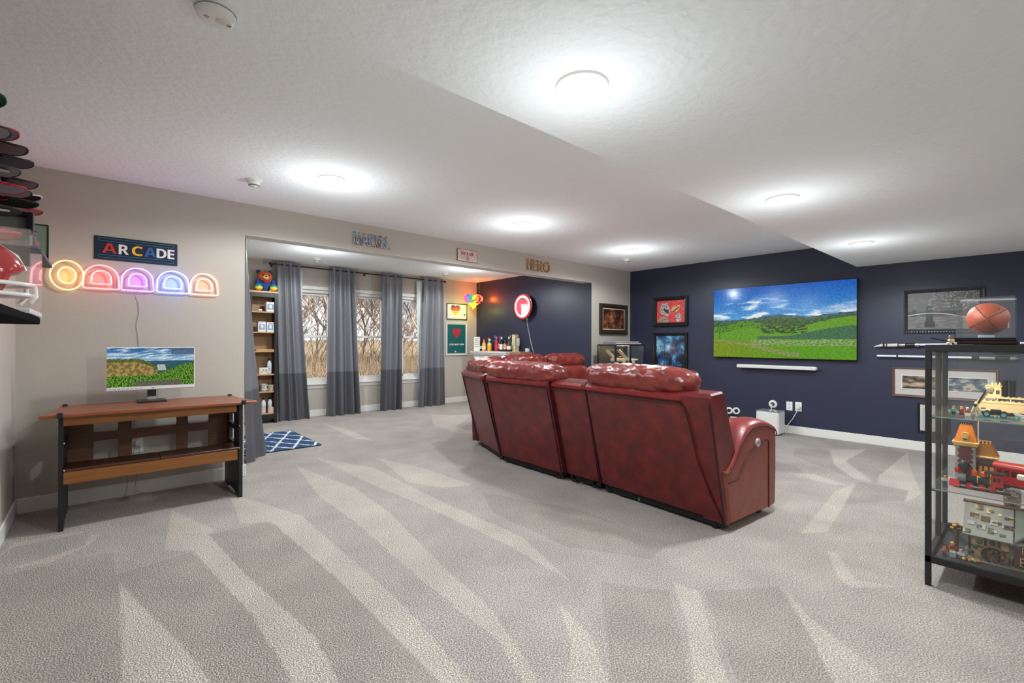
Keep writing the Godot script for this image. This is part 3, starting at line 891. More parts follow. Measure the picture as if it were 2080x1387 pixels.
# ---------- the desk and what stands on it ----------
func desk_corner() -> void:
	var d := thing("desk", "narrow brown wooden desk with black slab legs against the beige wall", "desk", V(0.325, 0, -4.54))
	var top_w := wood("7d4326", "995636", 0.32)
	var warm := wood("7a471c", "96602c", 0.38)
	var dark := wood("40211a", "54301f", 0.35)
	var black := mat("17181a", 0.45)
	# the board: its short ends swing outward to the front corners
	var p := PackedVector2Array()
	for k in 9:
		var a := k / 8.0
		p.append(Vector2(0.555 + 0.07 * pow(a, 2.2), -0.26 + 0.60 * a))
	for k in range(8, -1, -1):
		var a := k / 8.0
		p.append(Vector2(-0.555 - 0.072 * pow(a, 2.2), -0.26 + 0.60 * a))
	var tb := MB.new()
	tb.t = Transform3D(Basis(Vector3.RIGHT, PI / 2), Vector3.ZERO)
	tb.prism(p, -0.788, -0.766, 0.004)
	put("tabletop", tb, top_w, d)
	put("apron", MB.new().span(V(-0.515, 0.703, 0.262), V(0.49, 0.764, 0.28), 0.003), warm, d)
	var bp := MB.new()
	cut_board(bp, -0.515, 0.515, 0.30, 0.764, -0.26, -0.242, [[-0.371, 0.566, -0.228, 0.66], [-0.371, 0.352, -0.228, 0.503], [-0.144, 0.57, 0.147, 0.66], [-0.144, 0.352, 0.147, 0.495], [0.226, 0.568, 0.375, 0.66], [0.226, 0.352, 0.375, 0.5]])
	put("back_panel", bp, wood("4d2c17", "6b4122", 0.45), d)
	put("shelf_board", MB.new().span(V(-0.515, 0.395, 0.03), V(0.0, 0.413, 0.262), 0.003), dark, d)
	put("shelf_board", MB.new().span(V(0.004, 0.395, 0.03), V(0.515, 0.413, 0.262), 0.003), dark, d)
	put("lower_rail", MB.new().span(V(-0.515, 0.312, 0.244), V(0.5, 0.394, 0.262), 0.003), warm, d)
	for s: float in [-1.0, 1.0]:
		var lg := MB.new()
		lg.t = Transform3D(Basis(Vector3.UP, PI / 2), V(s * 0.527, 0, 0))
		cut_board(lg, -0.245, 0.34, 0.0, 0.766, -0.013, 0.013, [[-0.04, 0.57, 0.14, 0.66], [-0.04, 0.42, 0.14, 0.53], [-0.1, -0.08, 0.19, 0.018]])
		var slab_o := put("leg", lg, black, d)
		put("peg", MB.new().span(V(s * 0.527 - 0.014, 0.766, 0.335), V(s * 0.527 + 0.014, 0.802, 0.362), 0.003), black, slab_o)
		put("peg", MB.new().span(V(s * 0.527 - 0.014, 0.786, -0.22), V(s * 0.527 + 0.014, 0.802, -0.19), 0.003), black, slab_o)
		for q: Array in [[0.59, 0.28], [0.41, 0.28]]:
			put("bolt", MB.new().rod(V(s * 0.512, q[0], q[1]), V(s * 0.506, q[0], q[1]), 0.008, 0.007, 12), mat("c9c9c9", 0.25, 0.9), slab_o)
	# monitor
	var m := thing("computer_monitor", "white framed computer monitor showing a wooded valley on the desk", "monitor", V(0.301, 0.788, -4.66))
	put("casing", MB.new().box(V(0, 0.265, 0), V(0.556, 0.335, 0.03), 0.006), mat("e4e4e6", 0.4), m)
	var sc := MB.new()
	sc.quad(V(-0.274, 0.128, 0.0155), V(0.274, 0.128, 0.0155), V(0.274, 0.428, 0.0155), V(-0.274, 0.428, 0.0155), Vector3.BACK)
	put("screen", sc, screen_mat(landscape(520, 285, false), 0.85), m)
	for k in 8:
		put("marking", MB.new().box(V(-0.255 + k * 0.026, 0.112, 0.0155), V(0.016, 0.004, 0.001)), mat("8a8a90", 0.5), m)
	letters("HP", Vector2(0.014, 0.008), 0.001, mat("5a5a60", 0.5), m, V(0.005, 0.113, 0.0155), "emblem")
	put("neck", MB.new().box(V(-0.002, 0.07, -0.02), V(0.055, 0.14, 0.016), 0.003), mat("1b1c1e", 0.35), m)
	put("collar", MB.new().box(V(-0.002, 0.028, -0.012), V(0.056, 0.026, 0.018), 0.003), mat("b5b6ba", 0.3, 0.6), m)
	put("foot", MB.new().box(V(0, 0.007, -0.03), V(0.185, 0.014, 0.16), 0.004), mat("26282b", 0.35), m)
	# wall outlet behind the desk
	var o := outlet(V(0.224, 0.405, WALL_B), 0.0, "white wall outlet with plugs seen through the desk back panel", 1.0)
	put("plug", MB.new().box(V(0, 0.02, 0.03), V(0.04, 0.036, 0.045), 0.008), mat("e6e4e0", 0.4), o)
	for k in 2:
		put("plug_cord", MB.new().tube([V(-0.02 + k * 0.03, 0.0, 0.04), V(-0.03 + k * 0.04, -0.08, 0.05), V(0.0 - k * 0.06, -0.2, 0.03), V(-0.02 - k * 0.05, -0.36, 0.04), V(0.05 - k * 0.14, -0.4, 0.05)], 0.0022, 6), mat("8d8781", 0.6), o)

func outlet(at: Vector3, turn: float, label: String, sc := 1.0) -> Node3D:
	var o := thing("wall_outlet", label, "wall outlet", at, turn)
	put("cover_plate", MB.new().box(V(0, 0, 0.003), V(0.074 * sc, 0.118 * sc, 0.006), 0.002), mat("eeece8", 0.35), o)
	for s in [-1, 1]:
		put("socket", MB.new().box(V(0, s * 0.024 * sc, 0.0065), V(0.034 * sc, 0.03 * sc, 0.003), 0.001), mat("e2e0dc", 0.35), o)
		for x in [-0.006, 0.006]:
			put("slot", MB.new().box(V(x * sc, s * 0.024 * sc, 0.008), V(0.003, 0.011 * sc, 0.001)), mat("3a3a3a", 0.6), o)
	return o

# ---------- caps, shelves and the helmet on the left wall ----------
func cap(z: float, y: float, crown: String, top: String, under: String, label: String, sticker := "", turn := 90.0, x := -0.385) -> Node3D:
	var t := thing("baseball_cap", label, "cap", V(x, y, z), turn, "baseball caps hung in rows on the left wall")
	var rows := []
	for i in 9:
		var a := PI / 2 * i / 8.0
		var row := []
		for j in 24:
			var b := TAU * j / 24.0
			row.append(V(cos(b) * cos(a) * 0.078, sin(a) * 0.105 + 0.012, sin(b) * cos(a) * 0.086))
		rows.append(row)
	put("crown", MB.new().grid(rows, true, true), mat(crown, 0.85), t)
	put("button", MB.new().ball(V(0, 0.118, 0), V(0.009, 0.006, 0.009), 10), mat(top, 0.8), t)
	put("sweatband", MB.new().lathe([Vector2(0.0, 0.02), Vector2(0.06, 0.02), Vector2(0.077, 0.008), Vector2(0.078, 0.014)], 24), mat("16161a", 0.9), t)
	for w in 2:
		var br := []
		for i in 7:
			var row := []
			for j in 15:
				var u := j / 14.0 * 2.0 - 1.0
				var zi := 0.086 * sqrt(maxf(0.0, 1.0 - u * u * 0.86)) - 0.004
				var zo := 0.086 + 0.082 * sqrt(maxf(0.0, 1.0 - pow(absf(u), 2.6)))
				var zz: float = lerpf(zi, maxf(zo, zi + 0.002), i / 6.0)
				row.append(V(u * 0.082, 0.014 - 0.022 * u * u - (zz - 0.08) * 0.14 - w * 0.004, zz))
			br.append(row)
		put("brim" if w == 0 else "brim_underside", MB.new().grid(br, false, w == 0), mat(top if w == 0 else under, 0.8), t)
	var edge := []
	for j in 21:
		var u := j / 20.0 * 2.0 - 1.0
		var zo := 0.086 + 0.082 * sqrt(maxf(0.0, 1.0 - pow(absf(u), 2.6)))
		edge.append(V(u * 0.082, 0.012 - 0.022 * u * u - (zo - 0.08) * 0.14, zo))
	put("brim_edge", MB.new().tube(edge, 0.0032, 6), mat(top, 0.8), t)
	if sticker:
		put("sticker", MB.new().box(V(0.02, -0.004, 0.128), V(0.034, 0.001, 0.026)), mat(sticker, 0.4), t)
	return t

func left_wall_things() -> void:
	cap(-1.80, 1.93, "1c1c20", "1c1c20", "222226", "black baseball cap, topmost of the visible caps at the picture edge")
	cap(-2.02, 1.985, "0f3a2a", "0c3d2b", "0e4a33", "dark green baseball cap with a green brim underside")
	cap(-2.13, 1.925, "26262c", "2a2630", "8b878d", "grey brimmed cap edged in black, just under the green cap")
	cap(-2.31, 1.98, "b0283a", "b92f48", "8a868c", "cap with a grey brim underside edged in red and a violet badge", "5a50a0")
	cap(-2.57, 2.005, "15151a", "17161b", "7a7278", "black cap with a cream patch and a long grey brim underside")
	cap(-2.77, 2.01, "56535a", "3c393f", "6d676e", "charcoal cap with a dark grey brim, upper row")
	cap(-2.94, 1.965, "17171b", "231d22", "a78894", "black cap with a pinkish brim underside, end of the upper row")
	cap(-3.12, 1.95, "1b2140", "cfc4c8", "1a1e38", "navy cap with a white top stripe along its brim")
	cap(-2.36, 1.865, "1d1d22", "4a464c", "8d8890", "cap with a plain grey brim underside and a pale label sticker", "d8cfd2")
	cap(-2.53, 1.845, "b5202c", "c02834", "8f8590", "red cap with a grey brim underside, second row")
	cap(-2.71, 1.872, "23202a", "24202a", "96869c", "black edged cap with a lilac grey brim underside")
	cap(-2.98, 1.888, "131316", "141417", "17171a", "all black cap with a glossy dark brim, second row")
	cap(-3.18, 1.895, "b32430", "bb2632", "c68288", "red cap with a pale pink brim underside, farthest of the second row")
	cap(-2.37, 1.73, "17191a", "17191a", "1d2020", "black cap with a white square sticker under its brim, lowest row", "d9cdd0")
	var red := cap(-1.98, 1.585, "b51f2b", "c32430", "c32430", "bright red cap with a white brim edge resting on the clear helmet case", "", 90.0, -0.35)
	put("brim_trim", MB.new().box(V(0, 0.02, 0.075), V(0.12, 0.006, 0.012), 0.002), mat("eadfd6", 0.8), red)
	# shelf with the cased helmet
	var s1 := thing("wall_shelf", "black wall shelf carrying the clear helmet case", "shelf", V(WALL_L, 1.322, -1.66))
	var sbm := mat("070708", 0.8)
	sbm.metallic_specular = 0.1
	put("shelf_board", MB.new().span(V(0, 0, -0.46), V(0.325, 0.022, 0.475), 0.003), sbm, s1)
	put("bracket", MB.new().span(V(0, -0.05, -0.3), V(0.02, 0, -0.27)), mat("121214", 0.4), s1)
	put("bracket", MB.new().span(V(0, -0.05, 0.27), V(0.02, 0, 0.3)), mat("121214", 0.4), s1)
	var c := thing("display_case", "clear acrylic box around the red football helmet", "display case", V(-0.31, 1.344, -1.965))
	put("base", MB.new().span(V(-0.155, 0, -0.16), V(0.165, 0.014, 0.16), 0.002), mat("d9d4d2", 0.2), c)
	var pm := glass(0.02, "f6f4f4")
	var w := 0.003
	put("pane", MB.new().span(V(-0.155, 0.014, 0.16 - w), V(0.165, 0.225, 0.16)), pm, c)
	put("pane", MB.new().span(V(-0.155, 0.014, -0.16), V(0.165, 0.225, -0.16 + w)), pm, c)
	put("pane", MB.new().span(V(0.165 - w, 0.014, -0.157), V(0.165, 0.225, 0.157)), pm, c)
	put("pane", MB.new().span(V(-0.155, 0.014, -0.157), V(-0.155 + w, 0.225, 0.157)), pm, c)
	put("lid", MB.new().span(V(-0.155, 0.225, -0.16), V(0.165, 0.228, 0.16)), pm, c)
	var h := thing("football_helmet", "glossy red football helmet with a white face guard inside the clear case", "helmet", V(-0.285, 1.358, -1.965), 112)
	var shell := []
	for i in 17:
		var a := -PI * 0.30 + PI * 0.80 * i / 16.0
		var row := []
		for j in 28:
			var b := TAU * j / 28.0
			var open := smoothstep(0.5, 0.9, sin(b)) * smoothstep(0.15, -0.25, a)
			row.append(V(cos(b) * cos(a) * 0.1, 0.105 + sin(a) * 0.1, sin(b) * cos(a) * (0.125 - open * 0.06) - 0.005))
		shell.append(row)
	var hm := mat("a3141f", 0.12)
	put("shell", MB.new().grid(shell, true, true), hm, h)
	var wm := mat("e8e6e2", 0.3)
	for y in [0.055, 0.085]:
		var p := []
		for k in 13:
			var a := PI * (0.08 + 0.84 * k / 12.0)
			p.append(V(cos(a) * 0.1, y - 0.01, sin(a) * 0.135))
		put("face_guard_bar", MB.new().tube(p, 0.006, 8), wm, h)
	for x in [-0.03, 0.03]:
		put("face_guard_bar", MB.new().tube([V(x, 0.075, 0.132), V(x * 1.1, 0.045, 0.134), V(x * 1.2, 0.022, 0.12)], 0.006, 8), wm, h)
	var em := MB.new()
	em.t = Transform3D(Basis(Vector3.UP, -1.75), V(-0.094, 0.12, 0.0))
	em.prism(poly([-0.035, 0.0, -0.01, 0.024, 0.03, 0.02, 0.012, 0.006, 0.036, -0.008, 0.004, -0.012]), 0.0, 0.006)
	put("emblem", em, wm, h)
	put("lower_trim", MB.new().lathe([Vector2(0.062, 0.02), Vector2(0.068, 0.018), Vector2(0.07, 0.028), Vector2(0.064, 0.03)], 28), wm, h)
	put("stripe", MB.new().tube([V(0, 0.12, 0.118), V(0, 0.16, 0.1), V(0, 0.19, 0.055), V(0, 0.205, 0)], 0.008, 6), wm, h)
	# higher ledge with framed things
	var s2 := thing("wall_ledge", "narrow black wall ledge holding two framed pictures beyond the helmet", "shelf", V(WALL_L, 1.655, -3.03))
	put("ledge_board", MB.new().span(V(0, 0, -0.44), V(0.275, 0.018, 0.44), 0.003), mat("16161a", 0.4), s2)
	var f1 := thing("shadow_box", "black shadow box frame on the ledge behind the helmet case", "picture frame", V(-0.345, 1.673, -2.92))
	var fr := MB.new()
	for q: Array in [[-0.12, -0.1, 0, 0.155], [0.1, 0.12, 0, 0.155], [-0.1, 0.1, 0, 0.02], [-0.1, 0.1, 0.135, 0.155]]:
		fr.span(V(q[0], q[2], -0.02), V(q[1], q[3], 0.025), 0.003)
	put("frame", fr, mat("141416", 0.35), f1)
	put("backing", MB.new().span(V(-0.1, 0.02, -0.018), V(0.1, 0.135, -0.01)), mat("8a8a86", 0.6), f1)
	var f2 := thing("framed_card", "thin framed card with a pale green mat on the ledge", "picture frame", V(-0.34, 1.673, -3.42))
	var fr2 := MB.new()
	for q: Array in [[-0.13, -0.124, 0, 0.2], [0.124, 0.13, 0, 0.2], [-0.124, 0.124, 0, 0.006], [-0.124, 0.124, 0.194, 0.2]]:
		fr2.span(V(q[0], q[2], -0.006), V(q[1], q[3], 0.006))
	put("frame", fr2, mat("23352c", 0.4), f2)
	put("mat_board", MB.new().span(V(-0.124, 0.006, -0.004), V(0.124, 0.194, 0.002)), mat("a9bda4", 0.7), f2)
	put("print", MB.new().span(V(-0.08, 0.04, 0.002), V(0.085, 0.165, 0.0035)), collage("2b5ea0", "c9382e", "d8cfe0", "27406e", 9), f2)

# ---------- the alcove ----------
# a hanging curtain from line ta-tb at its head to line ba-bb at the floor (points are x, z); bands of cloth change colour at yb
func curtain(called: String, label: String, group: String, ta: Vector2, tb: Vector2, ba: Vector2, bb: Vector2, y_top: float, y_bot: float, folds: float, amp: float, seed_: int, m1: Material, m2: Material, yb := 0.755) -> Node3D:
	var g := RandomNumberGenerator.new()
	g.seed = seed_
	var ph := g.randf() * TAU
	var ph2 := g.randf() * TAU
	var mid := (ba + bb) * 0.5
	var t := thing(called, label, "curtain", V(mid.x, 0, mid.y), 0.0, group)
	var ns := 56
	var line := func(y: float) -> Array:
		var f := 1.0 - (y - y_bot) / (y_top - y_bot)
		var row := []
		for side in 2:
			for k in ns:
				var s := k / float(ns - 1)
				if side == 1: s = 1.0 - s
				var e := pow(f, 1.25)
				var a := ta.lerp(ba, e); var b := tb.lerp(bb, e)
				var along := (b - a)
				var n := Vector2(-along.y, along.x).normalized()
				var warp := s + 0.035 * sin(TAU * s * 1.7 + ph2)
				var w := sin(TAU * folds * warp + ph) + 0.18 * sin(TAU * folds * 2.0 * warp + ph2 + f * 1.5)
				var pinch := exp(-f * 22.0)
				var a2 := amp * (0.55 + 0.45 * f) * (1.0 - 0.55 * pinch)
				var p := a + along * s + n * (w * a2 * lerpf(1.0, 0.9 + 0.25 * sin(ph + s * 5.0), f)) + n * (0.006 * sin(TAU * folds * 3.0 * s) * pinch)
				if f > 0.985: p += n * 0.01 * sin(s * 17.0 + ph)
				p -= n * (0.0025 if side == 0 else -0.0025)
				row.append(V(p.x - mid.x, y, p.y - mid.y))
		return row
	var up := []
	var lo := []
	for k in 27:
		up.append(line.call(lerpf(y_top, yb, k / 26.0)))
	for k in 15:
		lo.append(line.call(lerpf(yb, y_bot, k / 14.0)))
	put("upper_cloth", MB.new().grid(up, true), m1, t)
	if m2:
		put("lower_band", MB.new().grid(lo, true), m2, t)
	return t

func poster_image(kind: int) -> Image:
	var w := 300
	var h := 190 if kind == 0 else 380
	var im := Image.create(w, h, false, Image.FORMAT_RGB8)
	var f := FastNoiseLite.new()
	f.seed = 2; f.frequency = 0.09; f.noise_type = FastNoiseLite.TYPE_CELLULAR
	var bars := ["6b2c6e", "a02c4c", "d8422f", "e2602c", "ee8f2b", "f4c530", "9fbf3a", "3f8f52"]
	for y in h:
		for x in w:
			var cx := 0.5 if kind == 1 else 0.42
			var cy := 0.33 if kind == 1 else 0.46
			var sc := 0.245 if kind == 1 else 0.255
			var u := (x / float(w) - cx) / sc
			var v := (cy - y / float(h)) / (sc * w / h)
			var q := pow(u * u + v * v - 0.62, 3.0) - u * u * v * v * v * 1.25
			var o := col("0e5f63") if kind == 1 else col("e6e2de")
			if q < 0.0:
				if kind == 1:
					if f.get_noise_2d(x, y) > -0.86 + 0.2 * absf(u): o = col("b42c40") if f.get_noise_2d(x * 3.0, y * 3.0) > -0.8 else col("2b5f63")
				else:
					o = col(bars[clampi(int((0.9 - v) / 1.85 * 8.0), 0, 7)])
			im.set_pixel(x, y, o)
	return im

# a framed picture in the xy plane, facing +z, its back on z = 0
func framed(called: String, label: String, at: Vector3, turn: float, w: float, h: float, bar: float, deep: float, frame_m: Material, picture: Material, mount := 0.0, mount_m: Material = null, beads := 0.0, category := "picture") -> Node3D:
	var t := thing(called, label, category, at, turn)
	var fr := MB.new()
	# moulding: a stepped profile mitred round the four sides
	var prof := [[0.0, 0.0], [0.0, deep * 0.9], [bar * 0.18, deep], [bar * 0.5, deep * 0.92], [bar * 0.72, deep * 0.6], [bar * 0.92, deep * 0.66], [bar, deep * 0.5], [bar, 0.0]]
	for k in prof.size() - 1:
		var a: Array = prof[k]; var b: Array = prof[k + 1]
		var ring := func(p: Array) -> Array:
			var x: float = w / 2 - p[0]; var y: float = h / 2 - p[0]
			return [V(-x, -y, p[1]), V(x, -y, p[1]), V(x, y, p[1]), V(-x, y, p[1])]
		var ra: Array = ring.call(a); var rb: Array = ring.call(b)
		var out := [Vector3.DOWN, Vector3.RIGHT, Vector3.UP, Vector3.LEFT]
		for s in 4:
			var dz: float = b[1] - a[1]; var dr: float = b[0] - a[0]
			var nn: Vector3 = (out[s] * dz + Vector3.BACK * dr).normalized()
			if dr == 0.0 and dz < 0.0: nn = -out[s]
			fr.quad(ra[s], ra[(s + 1) % 4], rb[(s + 1) % 4], rb[s], nn, false)
	put("frame", fr, frame_m, t)
	if beads > 0.0:
		var bd := MB.new()
		var step := beads * 2.1
		var nx := int(w / step); var ny := int(h / step)
		for k in nx:
			for s in [-1, 1]:
				bd.ball(V(-w / 2 + (k + 0.5) * w / nx, s * (h / 2 - bar * 0.45), deep * 0.9), Vector3(beads * 0.8, beads, beads), 6)
		for k in ny:
			for s in [-1, 1]:
				bd.ball(V(s * (w / 2 - bar * 0.45), -h / 2 + (k + 0.5) * h / ny, deep * 0.9), Vector3(beads, beads * 0.8, beads), 6)
		put("beading", bd, frame_m, t)
	var iw := w / 2 - bar; var ih := h / 2 - bar
	if mount_m:
		put("mount", MB.new().box(V(0, 0, deep * 0.28), V(iw * 2, ih * 2, deep * 0.3)), mount_m, t)
	if picture:
		var pc := MB.new()
		var px := iw - mount; var py := ih - mount; var zp := deep * 0.45
		pc.quad(V(-px, -py, zp), V(px, -py, zp), V(px, py, zp), V(-px, py, zp), Vector3.BACK)
		put("picture", pc, picture, t)
	return t

func bottle(called: String, label: String, at: Vector3, r: float, h: float, neck: float, glass_m: Material, cap_m: Material, label_m: Material, shoulder := 0.62, group := "") -> Node3D:
	var t := thing(called, label, "bottle", at, 0.0, group)
	var b := MB.new()
	b.lathe([Vector2(0, 0), Vector2(r * 0.92, 0), Vector2(r, h * 0.03), Vector2(r, h * shoulder), Vector2(r * 0.85, h * (shoulder + 0.06)), Vector2(neck * 1.1, h * (shoulder + 0.16)), Vector2(neck, h * (shoulder + 0.2)), Vector2(neck, h * 0.95), Vector2(0, h * 0.95)], 18, Vector3.ZERO, true)
	put("body", b, glass_m, t)
	if cap_m:
		put("stopper", MB.new().lathe([Vector2(0, h * 1.0), Vector2(neck * 1.12, h * 0.995), Vector2(neck * 1.2, h * 0.86), Vector2(neck, h * 0.86)], 16), cap_m, t)
	if label_m:
		put("label_band", MB.new().lathe([Vector2(r * 1.012, h * 0.14), Vector2(r * 1.012, h * (shoulder - 0.12))], 18), label_m, t)
	return t

func rainbow() -> StandardMaterial3D:
	var g := Gradient.new()
	g.interpolation_mode = Gradient.GRADIENT_INTERPOLATE_CONSTANT
	g.offsets = PackedFloat32Array([0.0, 0.2, 0.36, 0.5, 0.64, 0.82])
	g.colors = PackedColorArray([col("f07a28"), col("f2a330"), col("e8d040"), col("2e9a50"), col("2f55b0"), col("7a2f92")])
	var t := GradientTexture2D.new()
	t.gradient = g; t.width = 8; t.height = 128; t.fill_from = Vector2(0, 1); t.fill_to = Vector2(0, 0)
	return tinted(t, 0.3)

func shelf_jar(label: String, at: Vector3) -> void:
	var b := bottle("water_bottle", label, at, 0.033, 0.24, 0.017, mat("dfe3ea", 0.3), mat("17181a", 0.4), null, 0.66)
	put("print_band", MB.new().lathe([Vector2(0.0335, 0.05), Vector2(0.0335, 0.12)], 18), collage("2a2c30", "dfe3ea", "dfe3ea", "6a6e78", 6), b)

func mug(label: String, at: Vector3, m: Material, s := 1.0) -> void:
	var t := thing("mug", label, "mug", at)
	put("cup", MB.new().lathe([Vector2(0, 0.004), Vector2(0.036 * s, 0.0), Vector2(0.041 * s, 0.006), Vector2(0.041 * s, 0.105 * s), Vector2(0.037 * s, 0.105 * s), Vector2(0.036 * s, 0.012), Vector2(0, 0.012)], 22), m, t)
	var p := []
	for k in 9:
		var a := -PI / 2 + PI * k / 8.0
		p.append(V((0.04 + cos(a) * 0.026) * s, (0.055 + sin(a) * 0.032) * s, 0))
	put("handle", MB.new().tube(p, 0.006 * s, 8), mat("e8e6e2", 0.3), t)

func boxed_figure(label: String, at: Vector3, s: Vector3) -> void:
	var t := thing("toy_box", label, "toy box", at, 0.0, "boxed toy figures on the bookcase")
	put("carton", MB.new().span(V(-s.x / 2, 0, -s.z / 2), V(s.x / 2, s.y, s.z / 2), 0.002), mat("e3e4e8", 0.5), t)
	put("window_pane", MB.new().box(V(0, s.y * 0.48, s.z / 2), V(s.x * 0.8, s.y * 0.56, 0.002)), mat("8fa3b4", 0.15), t)
	put("printed_top", MB.new().box(V(0, s.y * 0.88, s.z / 2), V(s.x * 0.86, s.y * 0.13, 0.002)), collage("2d5fa6", "e3e4e8", "b3323a", "e3e4e8", 13), t)
	put("figure", MB.new().ball(V(0, s.y * 0.5, s.z / 2 + 0.001), Vector3(s.x * 0.2, s.y * 0.2, 0.006), 12), mat("dfe0e2", 0.4), t)

func alcove_things() -> void:
	var cloth := mat("7a7a80", 0.36)
	var band := mat("5c5b61", 0.4)
	var sheer := mat("eceef0", 0.8)
	sheer.backlight_enabled = true; sheer.backlight = col("b0b4b8")
	var zc := -7.97
	curtain("curtain", "grey curtain with a darker hem beside the bookcase", "", Vector2(2.07, zc), Vector2(2.42, zc), Vector2(2.12, zc + 0.02), Vector2(2.585, zc + 0.02), 2.545, 0.0, 3.2, 0.052, 1, cloth, band)
	curtain("curtain", "wide grey curtain between the bookcase window and the middle window", "", Vector2(2.9, zc), Vector2(3.33, zc), Vector2(2.86, zc + 0.02), Vector2(3.43, zc + 0.02), 2.545, 0.0, 3.4, 0.06, 2, cloth, band)
	curtain("curtain", "narrow grey curtain between the middle window and the window near the posters", "", Vector2(3.85, zc), Vector2(4.255, zc), Vector2(3.81, zc + 0.02), Vector2(4.225, zc + 0.02), 2.545, 0.0, 2.6, 0.056, 3, cloth, band)
	curtain("curtain", "grey curtain beside the two heart posters", "", Vector2(4.74, zc), Vector2(5.18, zc), Vector2(4.61, zc + 0.02), Vector2(5.21, zc + 0.02), 2.545, 0.0, 3.2, 0.06, 4, cloth, band)
	curtain("curtain", "grey curtain at the near left corner of the alcove, behind the desk end", "", Vector2(1.05, -5.2), Vector2(1.125, -5.62), Vector2(1.115, -5.38), Vector2(1.44, -5.85), 2.5, 0.0, 2.3, 0.024, 5, cloth, band)
	curtain("sheer_curtain", "thin white sheer curtain beside the first grey curtain", "", Vector2(2.40, -8.06), Vector2(2.49, -8.06), Vector2(2.38, -8.06), Vector2(2.44, -8.06), 2.47, 0.2, 3.0, 0.008, 6, sheer, sheer, 0.75)
	curtain("sheer_curtain", "thin white sheer curtain beside the curtain at the posters", "", Vector2(4.62, -8.06), Vector2(4.75, -8.06), Vector2(4.68, -8.06), Vector2(4.78, -8.06), 2.47, 0.2, 3.0, 0.008, 7, sheer, sheer, 0.75)
	var black := mat("18191b", 0.4)
	var rod := thing("curtain_rod", "long black curtain rod above the three windows", "curtain rod", V(3.6, 2.495, zc))
	put("rod", MB.new().rod(V(-1.6, 0, 0), V(1.6, 0, 0), 0.011), black, rod)
	for x in [-1.62, 1.62]:
		put("finial", MB.new().ball(V(x, 0, 0), V(0.026, 0.024, 0.024), 12), black, rod)
	for x in [-1.57, -0.02, 1.5]:
		put("bracket", MB.new().rod(V(x, 0, 0), V(x, 0, -0.158), 0.007).box(V(x, 0, -0.155), V(0.03, 0.06, 0.006)), black, rod)
	var rod2 := thing("curtain_rod", "short black curtain rod over the near alcove curtain", "curtain rod", V(1.085, 2.46, -5.42), 80.0)
	put("rod", MB.new().rod(V(-0.26, 0, 0), V(0.30, 0, 0), 0.01), black, rod2)
	put("bracket", MB.new().rod(V(0.28, 0, 0), V(0.28, 0, -0.07), 0.007), black, rod2)
	# posters seen past the jamb
	var p1 := thing("wall_poster", "coral coloured poster seen between the alcove corner and the curtain", "poster", V(1.56, 2.06, ALC_Z))
	put("sheet", MB.new().box(V(0, 0, 0.006), V(0.25, 0.8, 0.012), 0.002), mat("c97767", 0.6), p1)
	framed("framed_photo", "small black and white framed photo below the coral poster", V(1.56, 1.51, ALC_Z), 0, 0.25, 0.28, 0.02, 0.02, mat("d9d6d0", 0.4), collage("2a2a2a", "c9c9c9", "777777", "1a1a1a", 4))
	var p3 := thing("wall_poster", "teal blue poster below the small framed photo", "poster", V(1.56, 1.02, ALC_Z))
	put("sheet", MB.new().box(V(0, 0, 0.006), V(0.25, 0.62, 0.012), 0.002), mat("2f8fb0", 0.5), p3)
	# bookcase
	var bc := thing("bookcase", "tall narrow black bookcase with light wood shelves in the alcove corner", "bookcase", V(1.86, 0, -7.99))
	var birch := wood("b98a5c", "d0a678", 0.5)
	for s: float in [-1.0, 1.0]:
		put("side_panel", MB.new().span(V(s * 0.195, 0.0, -0.12), V(s * 0.175, 2.02, 0.11), 0.002), black, bc)
		put("post", MB.new().span(V(s * 0.2, 0.0, 0.085), V(s * 0.158, 2.02, 0.115), 0.002), black, bc)
	put("back_panel", MB.new().span(V(-0.175, 0.13, -0.12), V(0.175, 2.02, -0.112)), wood("a07d5a", "b8926a", 0.6, 1), bc)
	put("top_rail", MB.new().span(V(-0.158, 1.955, 0.09), V(0.158, 2.02, 0.11), 0.002), black, bc)
	put("bottom_rail", MB.new().span(V(-0.158, 0.06, 0.09), V(0.158, 0.135, 0.11), 0.002), black, bc)
	put("top_board", MB.new().span(V(-0.21, 2.02, -0.125), V(0.21, 2.048, 0.125), 0.003), birch, bc)
	var ys := [1.715, 1.40, 1.105, 0.745, 0.475, 0.14]
	for y: float in ys:
		put("shelf_board", MB.new().span(V(-0.175, y, -0.11), V(0.175, y + 0.02, 0.1), 0.002), birch, bc)
	boxed_figure("white toy figure box on the upper shelf of the bookcase", V(1.965, 1.735, -7.95), V(0.115, 0.15, 0.1))
	var rf := thing("toy_rocket", "small white and black toy lying beside the upper toy box", "toy", V(1.83, 1.735, -7.94), 30)
	put("body", MB.new().rod(V(-0.04, 0.02, 0), V(0.02, 0.02, 0), 0.018, 0.018, 12), mat("e3e3e3", 0.3), rf)
	put("nose", MB.new().rod(V(0.02, 0.02, 0), V(0.06, 0.02, 0), 0.018, 0.002, 12), mat("1c1c1e", 0.3), rf)
	boxed_figure("white toy figure box on the second shelf, nearer the curtain", V(1.845, 1.42, -7.95), V(0.105, 0.155, 0.1))
	boxed_figure("white and blue toy figure box on the second shelf, next to the black post", V(1.965, 1.42, -7.95), V(0.1, 0.15, 0.1))
	var pl := thing("wooden_tray", "flat pale wooden tray alone on the middle shelf", "tray", V(1.9, 1.125, -7.96))
	put("board", MB.new().box(V(0, 0.012, 0), V(0.27, 0.024, 0.12), 0.003), birch, pl)
	shelf_jar("white water bottle with a black cap on the fourth shelf", V(1.965, 0.765, -7.96))
	var tb := thing("printed_carton", "white carton with coloured print beside the fourth shelf bottle", "carton", V(1.87, 0.765, -7.93))
